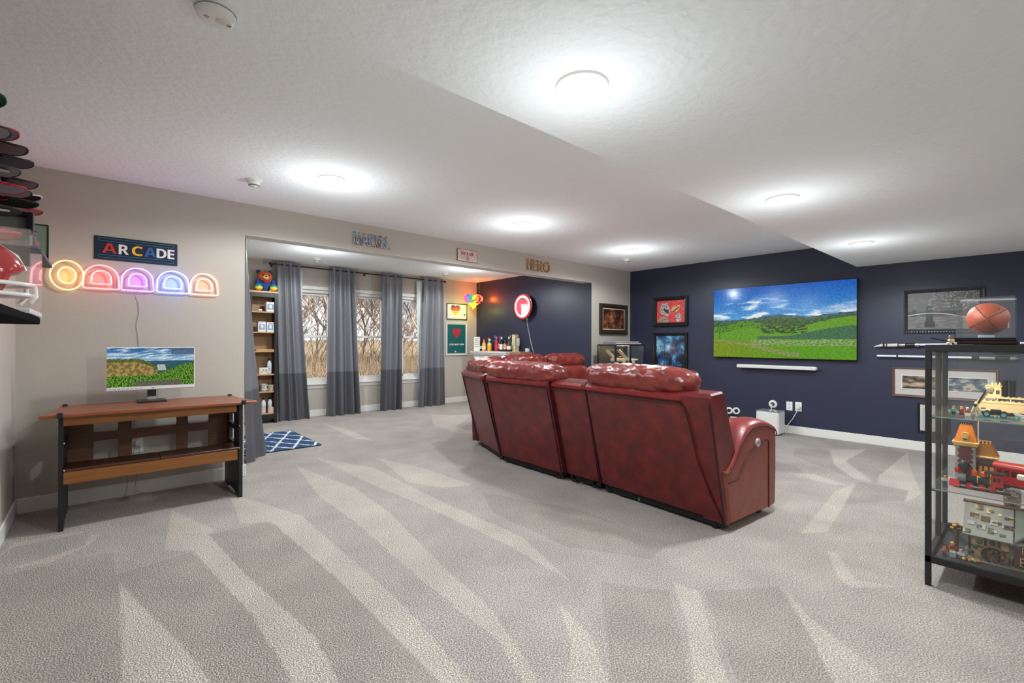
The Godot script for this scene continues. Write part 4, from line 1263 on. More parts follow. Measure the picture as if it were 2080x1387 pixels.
	put("carton", MB.new().box(V(0, 0.05, 0), V(0.12, 0.1, 0.07), 0.002), mat("e6e2da", 0.5), tb)
	put("print", MB.new().box(V(0, 0.05, 0.035), V(0.1, 0.06, 0.002)), collage("d8422f", "e8d8b0", "4f8f52", "e6e2da", 8), tb)
	mug("white mug with a black drawing on the fifth shelf", V(1.885, 0.495, -7.94), collage("e8e6e2", "26262a", "e8e6e2", "e8e6e2", 10), 1.1)
	mug("white mug with a coloured drawing next to the black post", V(1.985, 0.495, -7.94), collage("e8e6e2", "7a8f3a", "e8e6e2", "b0543a", 12), 0.95)
	shelf_jar("white water bottle at the left of the bottom shelf", V(1.885, 0.16, -7.96))
	shelf_jar("white water bottle next to the post on the bottom shelf", V(1.98, 0.16, -7.97))
	var pb := thing("pink_carton", "small pale pink carton in front of the bottom shelf bottles", "carton", V(1.975, 0.16, -7.905))
	put("carton", MB.new().box(V(0, 0.045, 0), V(0.075, 0.09, 0.03), 0.002), mat("d8b3a4", 0.5), pb)
	# plush toy on top: a plain striped bear
	var bear := thing("stuffed_bear", "rainbow striped stuffed bear sitting on top of the bookcase", "stuffed toy", V(1.9, 2.048, -7.98))
	var rb := rainbow()
	var blue := mat("234a86", 0.95)
	put("body", MB.new().ball(V(0, 0.1, -0.02), V(0.1, 0.11, 0.08), 18), blue, bear)
	put("head", MB.new().ball(V(0, 0.235, 0), V(0.105, 0.085, 0.085), 18), mat("d9622c", 0.95), bear)
	put("muzzle", MB.new().ball(V(0, 0.215, 0.075), V(0.045, 0.034, 0.03), 12), mat("e8c99a", 0.95), bear)
	put("nose", MB.new().ball(V(0, 0.225, 0.1), V(0.016, 0.011, 0.01), 10), mat("20304a", 0.4), bear)
	for s in [-1, 1]:
		put("eye", MB.new().ball(V(s * 0.042, 0.25, 0.075), V(0.011, 0.012, 0.008), 10), mat("15151a", 0.2), bear)
		put("ear", MB.new().ball(V(s * 0.085, 0.305, -0.01), V(0.036, 0.036, 0.02), 12), blue, bear)
		put("arm", MB.new().ball(V(s * 0.11, 0.13, 0.03), V(0.035, 0.07, 0.04), 12), blue, bear)
		put("foot", MB.new().ball(V(s * 0.105, 0.062, 0.085), V(0.058, 0.06, 0.045), 16), rb, bear)
	put("bow", MB.new().ball(V(0.01, 0.15, 0.07), V(0.05, 0.022, 0.02), 10), mat("b3262c", 0.9), bear)
	# rug
	var rug := thing("rug", "small blue rug with a white lattice pattern on the carpet by the alcove", "rug", V(1.6, 0, -6.39))
	var im := Image.create(300, 420, false, Image.FORMAT_RGB8)
	var f := FastNoiseLite.new()
	f.frequency = 0.05; f.seed = 6
	for y in 420:
		for x in 300:
			var wob := f.get_noise_2d(x, y) * 7.0
			var a := fposmod(x * 0.86 + y * 0.42 + wob, 74.0); var b := fposmod(x * 0.80 - y * 0.48 + wob * 1.3 + 20.0, 68.0)
			var line := absf(a - 37.0) < 4.6 or absf(b - 34.0) < 4.6
			im.set_pixel(x, y, col("d9dde2") if line else col("17406b").lightened(0.06 * (f.get_noise_2d(x * 6.0, y * 6.0) + 0.5)))
	var rm := image_mat(im, 0.95)
	var rt := MB.new()
	rt.quad(V(-0.42, 0.013, 0.6), V(0.42, 0.013, 0.6), V(0.4, 0.013, -0.6), V(-0.42, 0.013, -0.6), Vector3.UP)
	put("pile", rt, rm, rug)
	put("backing", MB.new().span(V(-0.42, 0.001, -0.6), V(0.415, 0.0125, 0.6)), mat("23262b", 0.9), rug)
	# posters on the right
	framed("framed_poster", "small black framed poster of a rainbow heart reading LOVE MUST WIN", V(5.626, 1.914, ALC_Z), 0, 0.518, 0.336, 0.016, 0.022, black, image_mat(poster_image(0), 0.5))
	var fp: Node3D = get_node("framed_poster")
	letters("LOVE MUST WIN", Vector2(0.2, 0.022), 0.002, mat("f2efea", 0.5), fp, V(-0.035, 0.005, 0.011))
	put("seal", MB.new().box(V(0.19, -0.06, 0.011), V(0.04, 0.04, 0.002)), mat("3d4a38", 0.6), fp)
	framed("framed_poster", "white framed teal poster of a red heart of small hearts reading LOVE MUST WIN", V(5.617, 1.336, ALC_Z), 0, 0.544, 0.692, 0.042, 0.024, mat("d9d7d4", 0.45), image_mat(poster_image(1), 0.5))
	var fp2: Node3D = get_node("framed_poster_001")
	letters("LOVE MUST WIN", Vector2(0.37, 0.036), 0.002, mat("efeeea", 0.5), fp2, V(0, -0.115, 0.013))
	put("emblem", MB.new().box(V(-0.03, -0.265, 0.012), V(0.036, 0.03, 0.002)), mat("d9e2e0", 0.5), fp2)
	# crumpled lit heart hanging in the corner
	var ht := thing("heart_lamp", "glowing multicoloured heart lamp hanging in the alcove corner", "lamp", V(5.84, 2.15, -7.82), -25.0)
	var hues := ["d24bd0", "3f6fe0", "1f9fb8", "36b84a", "c8e23a", "f6e04a", "ff8a50", "ff5a58", "ff6a62"]
	var g := RandomNumberGenerator.new()
	g.seed = 21
	for k in 40:
		# petals set round and within a heart outline
		var w := TAU * (k + 0.5) / 26.0 if k < 26 else TAU * (k - 25.5) / 14.0
		var sc := 1.0 if k < 26 else 0.52
		var hx := 16.0 * pow(sin(w), 3.0) / 17.0 * sc
		var hy := (13.0 * cos(w) - 5.0 * cos(2.0 * w) - 2.0 * cos(3.0 * w) - cos(4.0 * w)) / 17.0 * sc + (0.0 if k < 26 else 0.06)
		var c: int = clampi(int((hx + 0.95) / 1.9 * 9.0), 0, 8)
		if hy < -0.4: c = 5
		var petal := MB.new()
		petal.t = Transform3D(Basis.from_euler(Vector3(g.randf() * 3, g.randf() * 3, g.randf() * 3)), V(hx * 0.185, hy * 0.15, g.randf_range(-0.025, 0.025)))
		petal.ball(Vector3.ZERO, V(0.038, 0.026, 0.022), 10)
		put("lit_petal", petal, glow(hues[c], 0.75, hues[c]), ht)
	put("hanging_wire", MB.new().rod(V(-0.1, 0.1, 0), V(-0.1, 0.421, 0), 0.0012, 0.0012, 5).rod(V(0.12, 0.1, 0), V(0.12, 0.421, 0), 0.0012, 0.0012, 5), mat("c9c9c9", 0.4), ht)
	for l: Array in [[V(5.78, 1.98, -7.86), "e8f030", 0.09], [V(6.02, 2.18, -7.7), "ff7a20", 0.13], [V(5.86, 2.34, -7.86), "ff4a3a", 0.05]]:
		glow_and_fill_light(l[0], l[2], l[1], 0.05, "heart_glow")
	# round lit wall clock
	var ck := thing("neon_clock", "round wall clock with a red neon ring on the navy alcove wall", "clock", V(ALC_R - 0.004, 1.956, -6.517), -90.0)
	put("case", MB.new_disc(0.2, 0.0, 0.11), black, ck)
	put("face", MB.new_disc(0.212, 0.11, 0.122), clock_face(), ck)
	var rr := []
	for k in 48:
		rr.append(V(cos(TAU * k / 48.0) * 0.222, sin(TAU * k / 48.0) * 0.222, 0.118))
	put("neon_ring", MB.new().tube(rr, 0.012, 8, true), glow("ff2a30", 0.75, "b02028"), ck)
	var tr := []
	for k in 48:
		tr.append(V(cos(TAU * k / 48.0) * 0.238, sin(TAU * k / 48.0) * 0.238, 0.095))
	put("chrome_rim", MB.new().tube(tr, 0.008, 8, true), mat("b9bcc2", 0.15, 0.9), ck)
	put("pull_switch", MB.new().box(V(0.06, -0.25, 0.05), V(0.02, 0.03, 0.02), 0.004), mat("dfe2e6", 0.4), ck)
	put("power_cord", MB.new().tube([V(0.03, -0.23, 0.03), V(0.03, -0.35, 0.012), V(0.07, -0.5, 0.01), V(0.13, -0.7, 0.01), V(0.21, -0.9, 0.01), V(0.27, -1.15, 0.01), V(0.32, -1.5, 0.012)], 0.004, 6), mat("d0d4d8", 0.5), ck)
	glow_and_fill_light(V(5.9, 1.956, -6.517), 0.05, "ff8a8a", 0.1, "clock_glow")
	# the bar
	var bar := thing("bar_cabinet", "white bar cabinet with a wooden top against the navy alcove wall", "cabinet", V(5.95, 0, -7.1))
	var wht := mat("e4e3e0", 0.4)
	put("body", MB.new().span(V(-0.175, 0.06, -0.62), V(0.19, 1.02, 0.42), 0.004), wht, bar)
	put("plinth", MB.new().span(V(-0.15, 0, -0.6), V(0.19, 0.06, 0.4)), mat("cfcecb", 0.5), bar)
	put("cornice", MB.new().span(V(-0.215, 1.02, -0.67), V(0.195, 1.052, 0.45), 0.008), wht, bar)
	for k in 2:
		var dr := put("door", MB.new().span(V(-0.19, 0.1, -0.6 + k * 0.52), V(-0.174, 0.98, -0.1 + k * 0.5), 0.004), wht, bar)
		put("knob", MB.new().ball(V(-0.2, 0.6, -0.13 + k * 0.09), Vector3.ONE * 0.014, 10), mat("8a8c90", 0.25, 0.9), dr)
	put("worktop", MB.new().span(V(-0.225, 1.052, -0.68), V(0.195, 1.088, 0.45), 0.003), mat("dcd9d4", 0.35), bar)
	put("end_shelf", MB.new().span(V(-0.12, 1.05, 0.452), V(0.195, 1.088, 0.745), 0.003), wood("8d6f52", "a98b6a", 0.45, 2), bar)
	var tp := 1.089
	var sg := thing("bar_sign", "white printed sign board leaning at the left end of the bar", "sign", V(5.83, tp, -7.69), -60)
	put("board", MB.new().box(V(0, 0.145, 0), V(0.13, 0.29, 0.012), 0.002), mat("e9e4dc", 0.6), sg)
	for k in 5:
		put("printed_line", MB.new().box(V(0.0, 0.25 - k * 0.04, 0.0065), V(0.09, 0.012, 0.001)), mat("9a8f86", 0.7), sg)
	var dk := mat("141616", 0.1)
	bottle("bottle", "tall black bottle with a rainbow paper label, beside the white sign board", V(5.9, tp, -7.66), 0.04, 0.30, 0.036, mat("232428", 0.35), mat("2c2d31", 0.4), collage("e8e2d8", "f0c040", "6fb05a", "e8e2d8", 14), 0.45)
	bottle("bottle", "orange and yellow bottle with a red cap on the bar", V(5.87, tp, -7.5), 0.042, 0.25, 0.018, mat("f0a63a", 0.25), mat("d3283a", 0.4), mat("e4ddd8", 0.5), 0.55)
	bottle("bottle", "dark bottle with a red cap behind the orange bottle", V(6.03, tp, -7.56), 0.034, 0.285, 0.016, mat("233a5a", 0.25), mat("c8283a", 0.4), null)
	bottle("bottle", "dark green bottle between the orange and rainbow bottles", V(5.97, tp, -7.43), 0.036, 0.24, 0.016, mat("1f4a30", 0.2), mat("f0d23a", 0.4), mat("e8c92f", 0.5))
	bottle("bottle", "rainbow striped bottle from orange to purple on the bar", V(5.86, tp, -7.31), 0.044, 0.25, 0.019, rainbow(), mat("e3d8c0", 0.5), null, 0.58)
	bottle("bottle", "blue violet capped bottle behind the rainbow bottle", V(6.05, tp, -7.36), 0.032, 0.32, 0.018, mat("2d2f60", 0.25), mat("5a50b0", 0.4), null)
	bottle("bottle", "white labelled bottle with a purple neck behind the red bottle", V(6.02, tp, -7.17), 0.033, 0.31, 0.017, mat("4b2a78", 0.25), mat("5a2f92", 0.4), mat("e6dcd8", 0.5))
	bottle("bottle", "red bottle with a gold neck on the bar", V(5.88, tp, -7.11), 0.036, 0.29, 0.014, mat("b3202c", 0.2), mat("d08a3a", 0.35, 0.3), mat("c23a3c", 0.4))
	bottle("bottle", "dark wine bottle with a large white label, next to the red bottle", V(5.9, tp, -6.98), 0.037, 0.285, 0.014, dk, mat("dfe2e0", 0.4), mat("e2dcd8", 0.5))
	bottle("bottle", "dark wine bottle with an orange and white label", V(5.9, tp, -6.87), 0.036, 0.31, 0.014, dk, mat("26382a", 0.4), collage("e2dcd8", "d8622f", "e2dcd8", "c94a2c", 15))
	bottle("bottle", "tall bottle with a gold foil neck behind the orange labelled one", V(6.03, tp, -6.86), 0.036, 0.32, 0.015, mat("2c3320", 0.15), mat("c9a94a", 0.3, 0.6), mat("d8c88a", 0.5))
	bottle("bottle", "dark champagne bottle with a cream label", V(5.91, tp, -6.77), 0.042, 0.29, 0.016, dk, mat("cfc6a8", 0.3, 0.4), mat("e6dcc0", 0.5), 0.5)
	var gb := thing("gift_box", "gold patterned bottle box behind the champagne bottle", "box", V(6.04, tp, -6.73))
	put("carton", MB.new().box(V(0, 0.165, 0), V(0.09, 0.33, 0.09), 0.002), collage("c9a63a", "e6dcc0", "8a6f2a", "d8c070", 16), gb)
	for k in 3:
		var at := V([5.92, 6.02, 5.94][k], tp, [-6.66, -6.61, -6.55][k])
		var fl := thing("champagne_flute", ["clear champagne flute next to the champagne bottle", "clear champagne flute standing at the back between the other two", "clear champagne flute at the end of the bottle row"][k], "glass", at, 0.0, "champagne flutes on the bar")
		put("bowl", MB.new().lathe([Vector2(0.005, 0.1), Vector2(0.02, 0.125), Vector2(0.027, 0.17), Vector2(0.024, 0.26)], 16, Vector3.ZERO, true), glass(0.22, "e9eef2"), fl)
		put("stem", MB.new().lathe([Vector2(0.034, 0.0), Vector2(0.034, 0.003), Vector2(0.006, 0.008), Vector2(0.0045, 0.1)], 16), glass(0.3, "dfe6ea"), fl)
		put("sparkling_wine", MB.new().lathe([Vector2(0, 0.11), Vector2(0.018, 0.126), Vector2(0.0255, 0.17), Vector2(0.0255, 0.19), Vector2(0, 0.19)], 14, Vector3.ZERO, true), glass(0.25, "d8d4c0"), fl)
	var cb := thing("white_cube", "small white cube object at the right end of the bar shelf", "speaker", V(6.06, tp, -6.41))
	put("shell", MB.new().box(V(0, 0.032, 0), V(0.066, 0.064, 0.066), 0.008), mat("e4e4e4", 0.4), cb)
	put("grille", MB.new().box(V(-0.0335, 0.036, 0), V(0.002, 0.03, 0.04)), mat("b6b4b0", 0.6), cb)

func clock_face() -> StandardMaterial3D:
	var im := Image.create(200, 200, false, Image.FORMAT_RGB8)
	for y in 200:
		for x in 200:
			var u := x / 100.0 - 1.0; var v := 1.0 - y / 100.0
			var r := sqrt(u * u + v * v)
			var o := col("f3eef0")
			if r < 0.8: o = col("c94a58")
			if u > -0.12 and v < 0.05 and r < 0.9: o = col("f0edf0")
			if u > -0.2 and v > 0.04 and v < 0.22 and r < 0.85: o = col("9aa0a6")
			if v > 0.62 and v < 0.76 and absf(u) < 0.28: o = col("55565c")
			if r > 0.93: o = col("d8d0d4")
			im.set_pixel(x, y, o)
	var m := image_mat(im, 0.2)
	m.emission_enabled = true; m.emission_texture = m.albedo_texture; m.emission_energy_multiplier = 0.22
	m.emission = Color.BLACK
	return m

# ---------- the red leather sectional ----------
func leather(a: String, b: String, rough := 0.34) -> StandardMaterial3D:
	var m := StandardMaterial3D.new()
	m.albedo_texture = noise_tex(0.011, 61 + a.hash() % 9, a, b, 0.0, 512, 3)
	m.roughness = rough
	m.normal_enabled = true; m.normal_scale = 0.12
	m.normal_texture = noise_tex(0.09, 63, "", "", 3.0, 512, 3)
	m.clearcoat_enabled = true; m.clearcoat = 0.12; m.clearcoat_roughness = 0.35
	return tex_mat(m, Vector3.ONE * 1.1)

# a stuffed pillow along local z with gathered ends and creases
func pillow(half: Vector3, seed_: int, crease := 0.013) -> Array:
	var f := FastNoiseLite.new()
	f.seed = seed_; f.frequency = 1.0; f.fractal_octaves = 2
	var rows := []
	for i in 41:
		var s := i / 40.0 * 2.0 - 1.0
		var fall := pow(maxf(0.0, 1.0 - pow(absf(s), 5.0)), 0.42)
		var row := []
		for j in 36:
			var a := TAU * j / 36.0
			var cx := signf(cos(a)) * pow(absf(cos(a)), 0.85); var cy := signf(sin(a)) * pow(absf(sin(a)), 0.85)
			var near_end := pow(absf(s), 2.0)
			var c := f.get_noise_3d(cos(a) * 2.2, sin(a) * 1.6, s * 3.4) * crease * (0.6 + near_end)
			c += sin(s * half.z * 46.0 + cos(a) * 3.0 + f.get_noise_2d(s * 6.0, a) * 5.0) * crease * 0.32 * (0.25 + 0.75 * absf(sin(a * 0.5 + 1.2)))
			var r := 1.0 + c / half.y
			row.append(V(cx * half.x * fall * r, cy * half.y * fall * r, s * half.z))
		rows.append(row)
	return rows

func add_pillow(parent: Node, t: Transform3D, half: Vector3, seed_: int, m: Material, seam: Material) -> void:
	var mb := MB.new()
	mb.t = t
	var rows := pillow(half, seed_)
	mb.grid(rows, true)
	var p := put("back_pillow", mb, m, parent)
	var sm := MB.new()
	sm.t = t
	for j in [7]:   # a welt along the top
		var line := []
		for i in range(2, 39):
			line.append((rows[i][j] as Vector3) * 1.002)
		sm.tube(line, 0.0035, 5)
	put("welt", sm, seam, p)

func sofa_things() -> void:
	var back_m := leather("471214", "7c2021", 0.38)
	var red := leather("701c1b", "8a2824", 0.36)
	var bright := leather("8a2a1c", "a83a24", 0.35)
	var soft := leather("6c241f", "8c3831", 0.3)
	var seam := mat("2a0a0b", 0.5)
	var black := mat("0e0f11", 0.6)
	var s := thing("sectional_sofa", "large red leather reclining sectional sofa with its back to the camera", "sofa", V(3.2, 0, -2.5))
	var prof := PackedVector2Array([Vector2(0.0, 0.075), Vector2(-0.20, 0.88), Vector2(-0.205, 0.915), Vector2(-0.185, 0.94), Vector2(-0.04, 0.95), Vector2(-0.015, 0.93), Vector2(0.16, 0.45), Vector2(0.2, 0.06)])
	# each module: local x away from the back, local z along it; [origin x, z (world), turn, z0, z1]
	var T := func(x: float, z: float, deg: float) -> Transform3D:
		return Transform3D(Basis(Vector3.UP, deg_to_rad(deg)), V(x - 3.2, 0, z + 2.5))
	var near: Transform3D = T.call(3.19, -2.46, -4.2)
	var mods := [[near, 0.005, 1.10], [T.call(3.196, -2.86, 0.0), 0.003, 0.395], [T.call(3.175, -3.765, -1.2), 0.004, 0.9], [T.call(3.45, -4.52, -19.5), 0.004, 0.79]]
	for k in 4:
		var m: Array = mods[k]
		var b := MB.new()
		b.t = m[0]
		b.prism(prof, m[1], m[2], 0.012)
		var bo := put("backrest", b, back_m, s)
		# the lip along the top and the welts down the sides
		var lip := MB.new()
		lip.t = m[0]
		lip.span(V(-0.222, 0.868, m[1] + 0.004), V(-0.17, 0.925, m[2] - (0.02 if k else 0.2)), 0.018)
		put("top_lip", lip, red, bo)
		var w := MB.new()
		w.t = m[0]
		for z: float in [m[1] + 0.006, m[2] - 0.006]:
			w.tube([V(-0.004, 0.06, z), V(-0.203, 0.875, z)], 0.006, 6)
		w.tube([V(-0.207, 0.862, m[1] + 0.01), V(-0.207, 0.862, m[2] - (0.02 if k else 0.2))], 0.004, 6)
		put("welt", w, seam, bo)
		# skirt of black works under each seat
		var fr := MB.new()
		fr.t = m[0]
		fr.span(V(0.03, 0.022, m[1] + 0.02), V(0.07, 0.06, m[2] - 0.02)); fr.span(V(0.5, 0.022, m[1] + 0.02), V(0.54, 0.06, m[2] - 0.02))
		for z: float in [m[1] + 0.06, m[2] - 0.1]:
			fr.span(V(0.03, 0.03, z), V(0.6, 0.055, z + 0.03))
		put("base_frame", fr, black, s)
		for z: float in [m[1] + 0.06, m[2] - 0.1]:
			for x in [0.05, 0.56]:
				var ft := MB.new()
				ft.t = m[0]
				ft.rod(V(x, 0, z), V(x, 0.03, z), 0.022, 0.018, 12)
				put("foot", ft, black, s)
		# seat
		if k != 1:
			var st := MB.new()
			st.t = m[0]
			st.span(V(0.19, 0.06, m[1] + 0.01), V(0.62, 0.3, m[2] - (0.01 if k else 0.2)), 0.02)
			put("seat_base", st, red, s)
			var cu := MB.new()
			cu.t = m[0] * Transform3D(Basis(Vector3.RIGHT, 0.0), V(0.44, 0.39, (m[1] + m[2] - (0.0 if k else 0.2)) / 2))
			cu.grid(pillow(V(0.26, 0.1, (m[2] - m[1] - (0.0 if k else 0.2)) / 2 - 0.01), 70 + k, 0.006), true)
			put("seat_cushion", cu, bright, s)
		else:
			var cn := MB.new()
			cn.t = m[0]
			cn.span(V(0.1, 0.06, m[1] + 0.01), V(0.62, 0.6, m[2] - 0.01), 0.03)
			put("console", cn, red, s)
			for z in [0.12, 0.27]:
				var cp := MB.new()
				cp.t = m[0]
				cp.lathe([Vector2(0.04, 0.601), Vector2(0.045, 0.606), Vector2(0.034, 0.602)], 20, V(0.45, 0, z))
				put("cup_holder", cp, mat("9a9ca0", 0.3, 0.8), s)
	# curved seam of the near backrest
	var cv := MB.new()
	cv.t = near
	cv.tube([V(-0.204, 0.862, 0.86), V(-0.2, 0.84, 0.905), V(-0.19, 0.79, 0.925), V(-0.16, 0.67, 0.94), V(-0.11, 0.47, 0.96), V(-0.06, 0.28, 1.01), V(-0.003, 0.06, 1.085)], 0.005, 6)
	put("back_seam", cv, seam, s)
	# pillows along the tops
	add_pillow(s, near * Transform3D(Basis(), V(-0.09, 1.0, 0.455)), V(0.15, 0.105, 0.50), 3, soft, seam)
	add_pillow(s, (mods[2][0] as Transform3D) * Transform3D(Basis(), V(-0.09, 0.985, 0.47)), V(0.15, 0.1, 0.52), 5, soft, seam)
	add_pillow(s, (mods[3][0] as Transform3D) * Transform3D(Basis(), V(-0.05, 0.985, 0.41)), V(0.15, 0.1, 0.38), 8, soft, seam)
	# near arm: side profile in x, y
	var arm_p := PackedVector2Array()
	for q: Array in [[0.025, 0.05], [0.68, 0.05], [0.705, 0.08], [0.712, 0.35], [0.71, 0.6], [0.695, 0.638], [0.63, 0.665], [0.52, 0.695], [0.41, 0.705], [0.31, 0.695], [0.24, 0.66], [0.17, 0.6], [0.11, 0.525], [0.06, 0.47], [0.0, 0.43], [-0.05, 0.43]]:
		arm_p.append(Vector2(q[0], q[1]))
	var am := MB.new()
	am.t = near
	am.prism(arm_p, 0.905, 1.115, 0.022)
	var ao := put("armrest", am, leather("7d3424", "914834", 0.42), s)  # lighter brown than the back: reflected light put into the leather colour
	var pad := MB.new()
	pad.t = near
	var pp := []
	for i in 17:
		var f := i / 16.0
		var k := f * (arm_p.size() - 7)
		var i0 := mini(int(k) + 5, arm_p.size() - 3)
		var c := arm_p[i0].lerp(arm_p[i0 + 1], k - int(k))
		var row := []
		for j in 13:
			var a := PI * j / 12.0
			row.append(V(c.x, c.y - 0.03 + sin(a) * (0.058 - 0.02 * f), 1.008 + cos(a) * 0.112))
		pp.append(row)
	pad.grid(pp)
	put("arm_pad", pad, red, ao)
	var wl := MB.new()
	wl.t = near
	wl.tube([V(0.0, 0.34, 1.117), V(0.13, 0.345, 1.117), V(0.2, 0.43, 1.117), V(0.29, 0.505, 1.117), V(0.4, 0.54, 1.117), V(0.55, 0.565, 1.117), V(0.575, 0.55, 1.117), V(0.58, 0.06, 1.117)], 0.0042, 6)
	put("panel_seam", wl, seam, ao)
	var wl2 := MB.new()
	wl2.t = near
	var top_line := []
	for i in range(4, arm_p.size()):
		top_line.append(V(arm_p[i].x, arm_p[i].y - 0.028, 1.117))
	wl2.tube(top_line, 0.004, 6)
	put("panel_seam", wl2, seam, ao)
	var bt := MB.new()
	bt.t = near * Transform3D(Basis(Vector3.RIGHT, PI / 2), V(0.405, 0.56, 1.114))
	bt.lathe([Vector2(0, 0.012), Vector2(0.024, 0.012), Vector2(0.031, 0.008), Vector2(0.032, 0.0)], 28)
	var bo2 := put("power_button", bt, mat("c9c9cc", 0.3, 0.5), ao)
	bo2.set_meta("label", "round silver power switch")
	for x in [-0.009, 0.009]:
		var dt := MB.new()
		dt.t = near * Transform3D(Basis(Vector3.RIGHT, PI / 2), V(0.405 + x, 0.56, 1.1265))
		dt.lathe([Vector2(0, 0.002), Vector2(0.006, 0.001), Vector2(0.006, 0)], 12)
		put("key", dt, mat("6b6c70", 0.4), bo2)
	# cables under the back
	for k in 3:
		var p := []
		for i in 12:
			p.append(V(0.02 + 0.03 * sin(i * 1.7 + k), 0.012 + 0.012 * absf(sin(i * 0.9 + k * 2.0)), -1.1 + k * 0.75 + i * 0.065))
		put("cable", MB.new().tube(p, 0.005, 6), black, s)
	put("plug", MB.new().box(V(-0.005, 0.03, 0.42), V(0.02, 0.022, 0.016), 0.002), mat("1d7a52", 0.4), s)
	# far run, seen from its front: backs along x
	var far_prof := PackedVector2Array([Vector2(-5.06 + 2.5, 0.06), Vector2(-5.16 + 2.5, 0.9), Vector2(-5.12 + 2.5, 0.945), Vector2(-4.98 + 2.5, 0.945), Vector2(-4.80 + 2.5, 0.45), Vector2(-4.78 + 2.5, 0.06)])
	var FB := Basis(Vector3(0, 0, 1), Vector3(0, 1, 0), Vector3(1, 0, 0))   # local (z, y, x)
	for k in 2:
		var fb := MB.new()
		fb.t = Transform3D(FB, Vector3.ZERO)
		fb.prism(far_prof, 0.93 + k * 0.9, 1.82 + k * 0.9, 0.012)
		put("backrest", fb, back_m, s)
		add_pillow(s, Transform3D(Basis(Vector3.UP, PI / 2), V(1.39 + k * 0.885, 0.985, -2.44)), V(0.13, 0.115, 0.445), 12 + k, soft, seam)
		var cu := MB.new()
		cu.t = Transform3D(Basis(Vector3.UP, PI / 2), V(1.38 + k * 0.9, 0.42, -2.04))
		cu.grid(pillow(V(0.3, 0.1, 0.44), 80 + k, 0.006), true)
		put("seat_cushion", cu, bright, s)
		put("seat_base", MB.new().span(V(0.94 + k * 0.9, 0.06, -2.34), V(1.82 + k * 0.9, 0.32, -1.72), 0.02), red, s)
		var ic := MB.new()   # inner cushion of the back
		ic.t = Transform3D(Basis(Vector3.UP, PI / 2) * Basis(Vector3.FORWARD, -0.25), V(1.38 + k * 0.9, 0.7, -2.33))
		ic.grid(pillow(V(0.09, 0.22, 0.43), 90 + k, 0.008), true)
		put("back_cushion", ic, soft, s)
	put("armrest", MB.new().span(V(2.74, 0.06, -2.5), V(2.92, 0.62, -1.75), 0.05), red, s)
	put("corner_seat", MB.new().span(V(0.5, 0.06, -2.1), V(0.93, 0.42, -1.4), 0.03), bright, s)
	add_pillow(s, Transform3D(Basis(Vector3.UP, deg_to_rad(-53.1)), V(0.64, 0.98, -2.26)), V(0.14, 0.1, 0.34), 31, soft, seam)
	var cb := MB.new()
	cb.t = Transform3D(Basis(Vector3.UP, deg_to_rad(-53.1)), V(0.62, 0, -2.27))
	cb.prism(PackedVector2Array([Vector2(-0.1, 0.06), Vector2(-0.13, 0.9), Vector2(-0.08, 0.945), Vector2(0.06, 0.945), Vector2(0.16, 0.4), Vector2(0.16, 0.06)]), -0.4, 0.43, 0.012)
	put("backrest", cb, back_m, s)
	# ottoman beyond the arm
	var o := thing("ottoman", "orange red leather footstool beyond the sofa arm", "ottoman", V(5.04, 0, -2.13), 32.0)
	put("body", MB.new().box(V(0, 0.215, 0), V(0.56, 0.35, 0.62), 0.03), bright, o)
	put("top_cushion", MB.new().box(V(0, 0.405, 0), V(0.575, 0.07, 0.635), 0.033), leather("96331d", "b4462a", 0.36), o)
	for x in [-0.23, 0.23]:
		for z in [-0.26, 0.26]:
			put("foot", MB.new().rod(V(x, 0, z), V(x, 0.045, z), 0.02, 0.024, 10), black, o)

# ---------- on and along the navy wall ----------
# plain made-up paintings: soft blotches of a few colours, light over a darker ground
func painting(hues: Array, seed_: int, w := 200, h := 160, light := Vector2(0.5, 0.4), stems := 0.0, stretch := 1.0) -> StandardMaterial3D:
	var im := Image.create(w, h, false, Image.FORMAT_RGB8)
	var f := FastNoiseLite.new()
	f.seed = seed_; f.frequency = 1.0; f.fractal_octaves = 5
	for y in h:
		for x in w:
			var u := float(x) / w; var v := float(y) / h
			var q := 0.5 + 0.75 * f.get_noise_2d(u * 2.4 * stretch, v * 2.4) - 0.55 * (Vector2(u, v) - light).length() + 0.12
			if stems > 0.0:
				q -= stems * smoothstep(0.1, 0.35, f.get_noise_2d(u * 14.0 + f.get_noise_2d(v * 3.0, u) * 0.8, v * 0.7 + 30.0)) * smoothstep(0.15, 0.4, v)
			var k := clampf(q, 0.0, 0.999) * (hues.size() - 1)
			var c := col(hues[int(k)]).lerp(col(hues[mini(int(k) + 1, hues.size() - 1)]), smoothstep(0.2, 0.8, k - int(k)))
			var fine := f.get_noise_2d(u * 30.0, v * 30.0)
			im.set_pixel(x, y, c.lightened(maxf(0, fine * 0.2)) if fine > 0.0 else c.darkened(-fine * 0.2))
	return image_mat(im, 0.3)

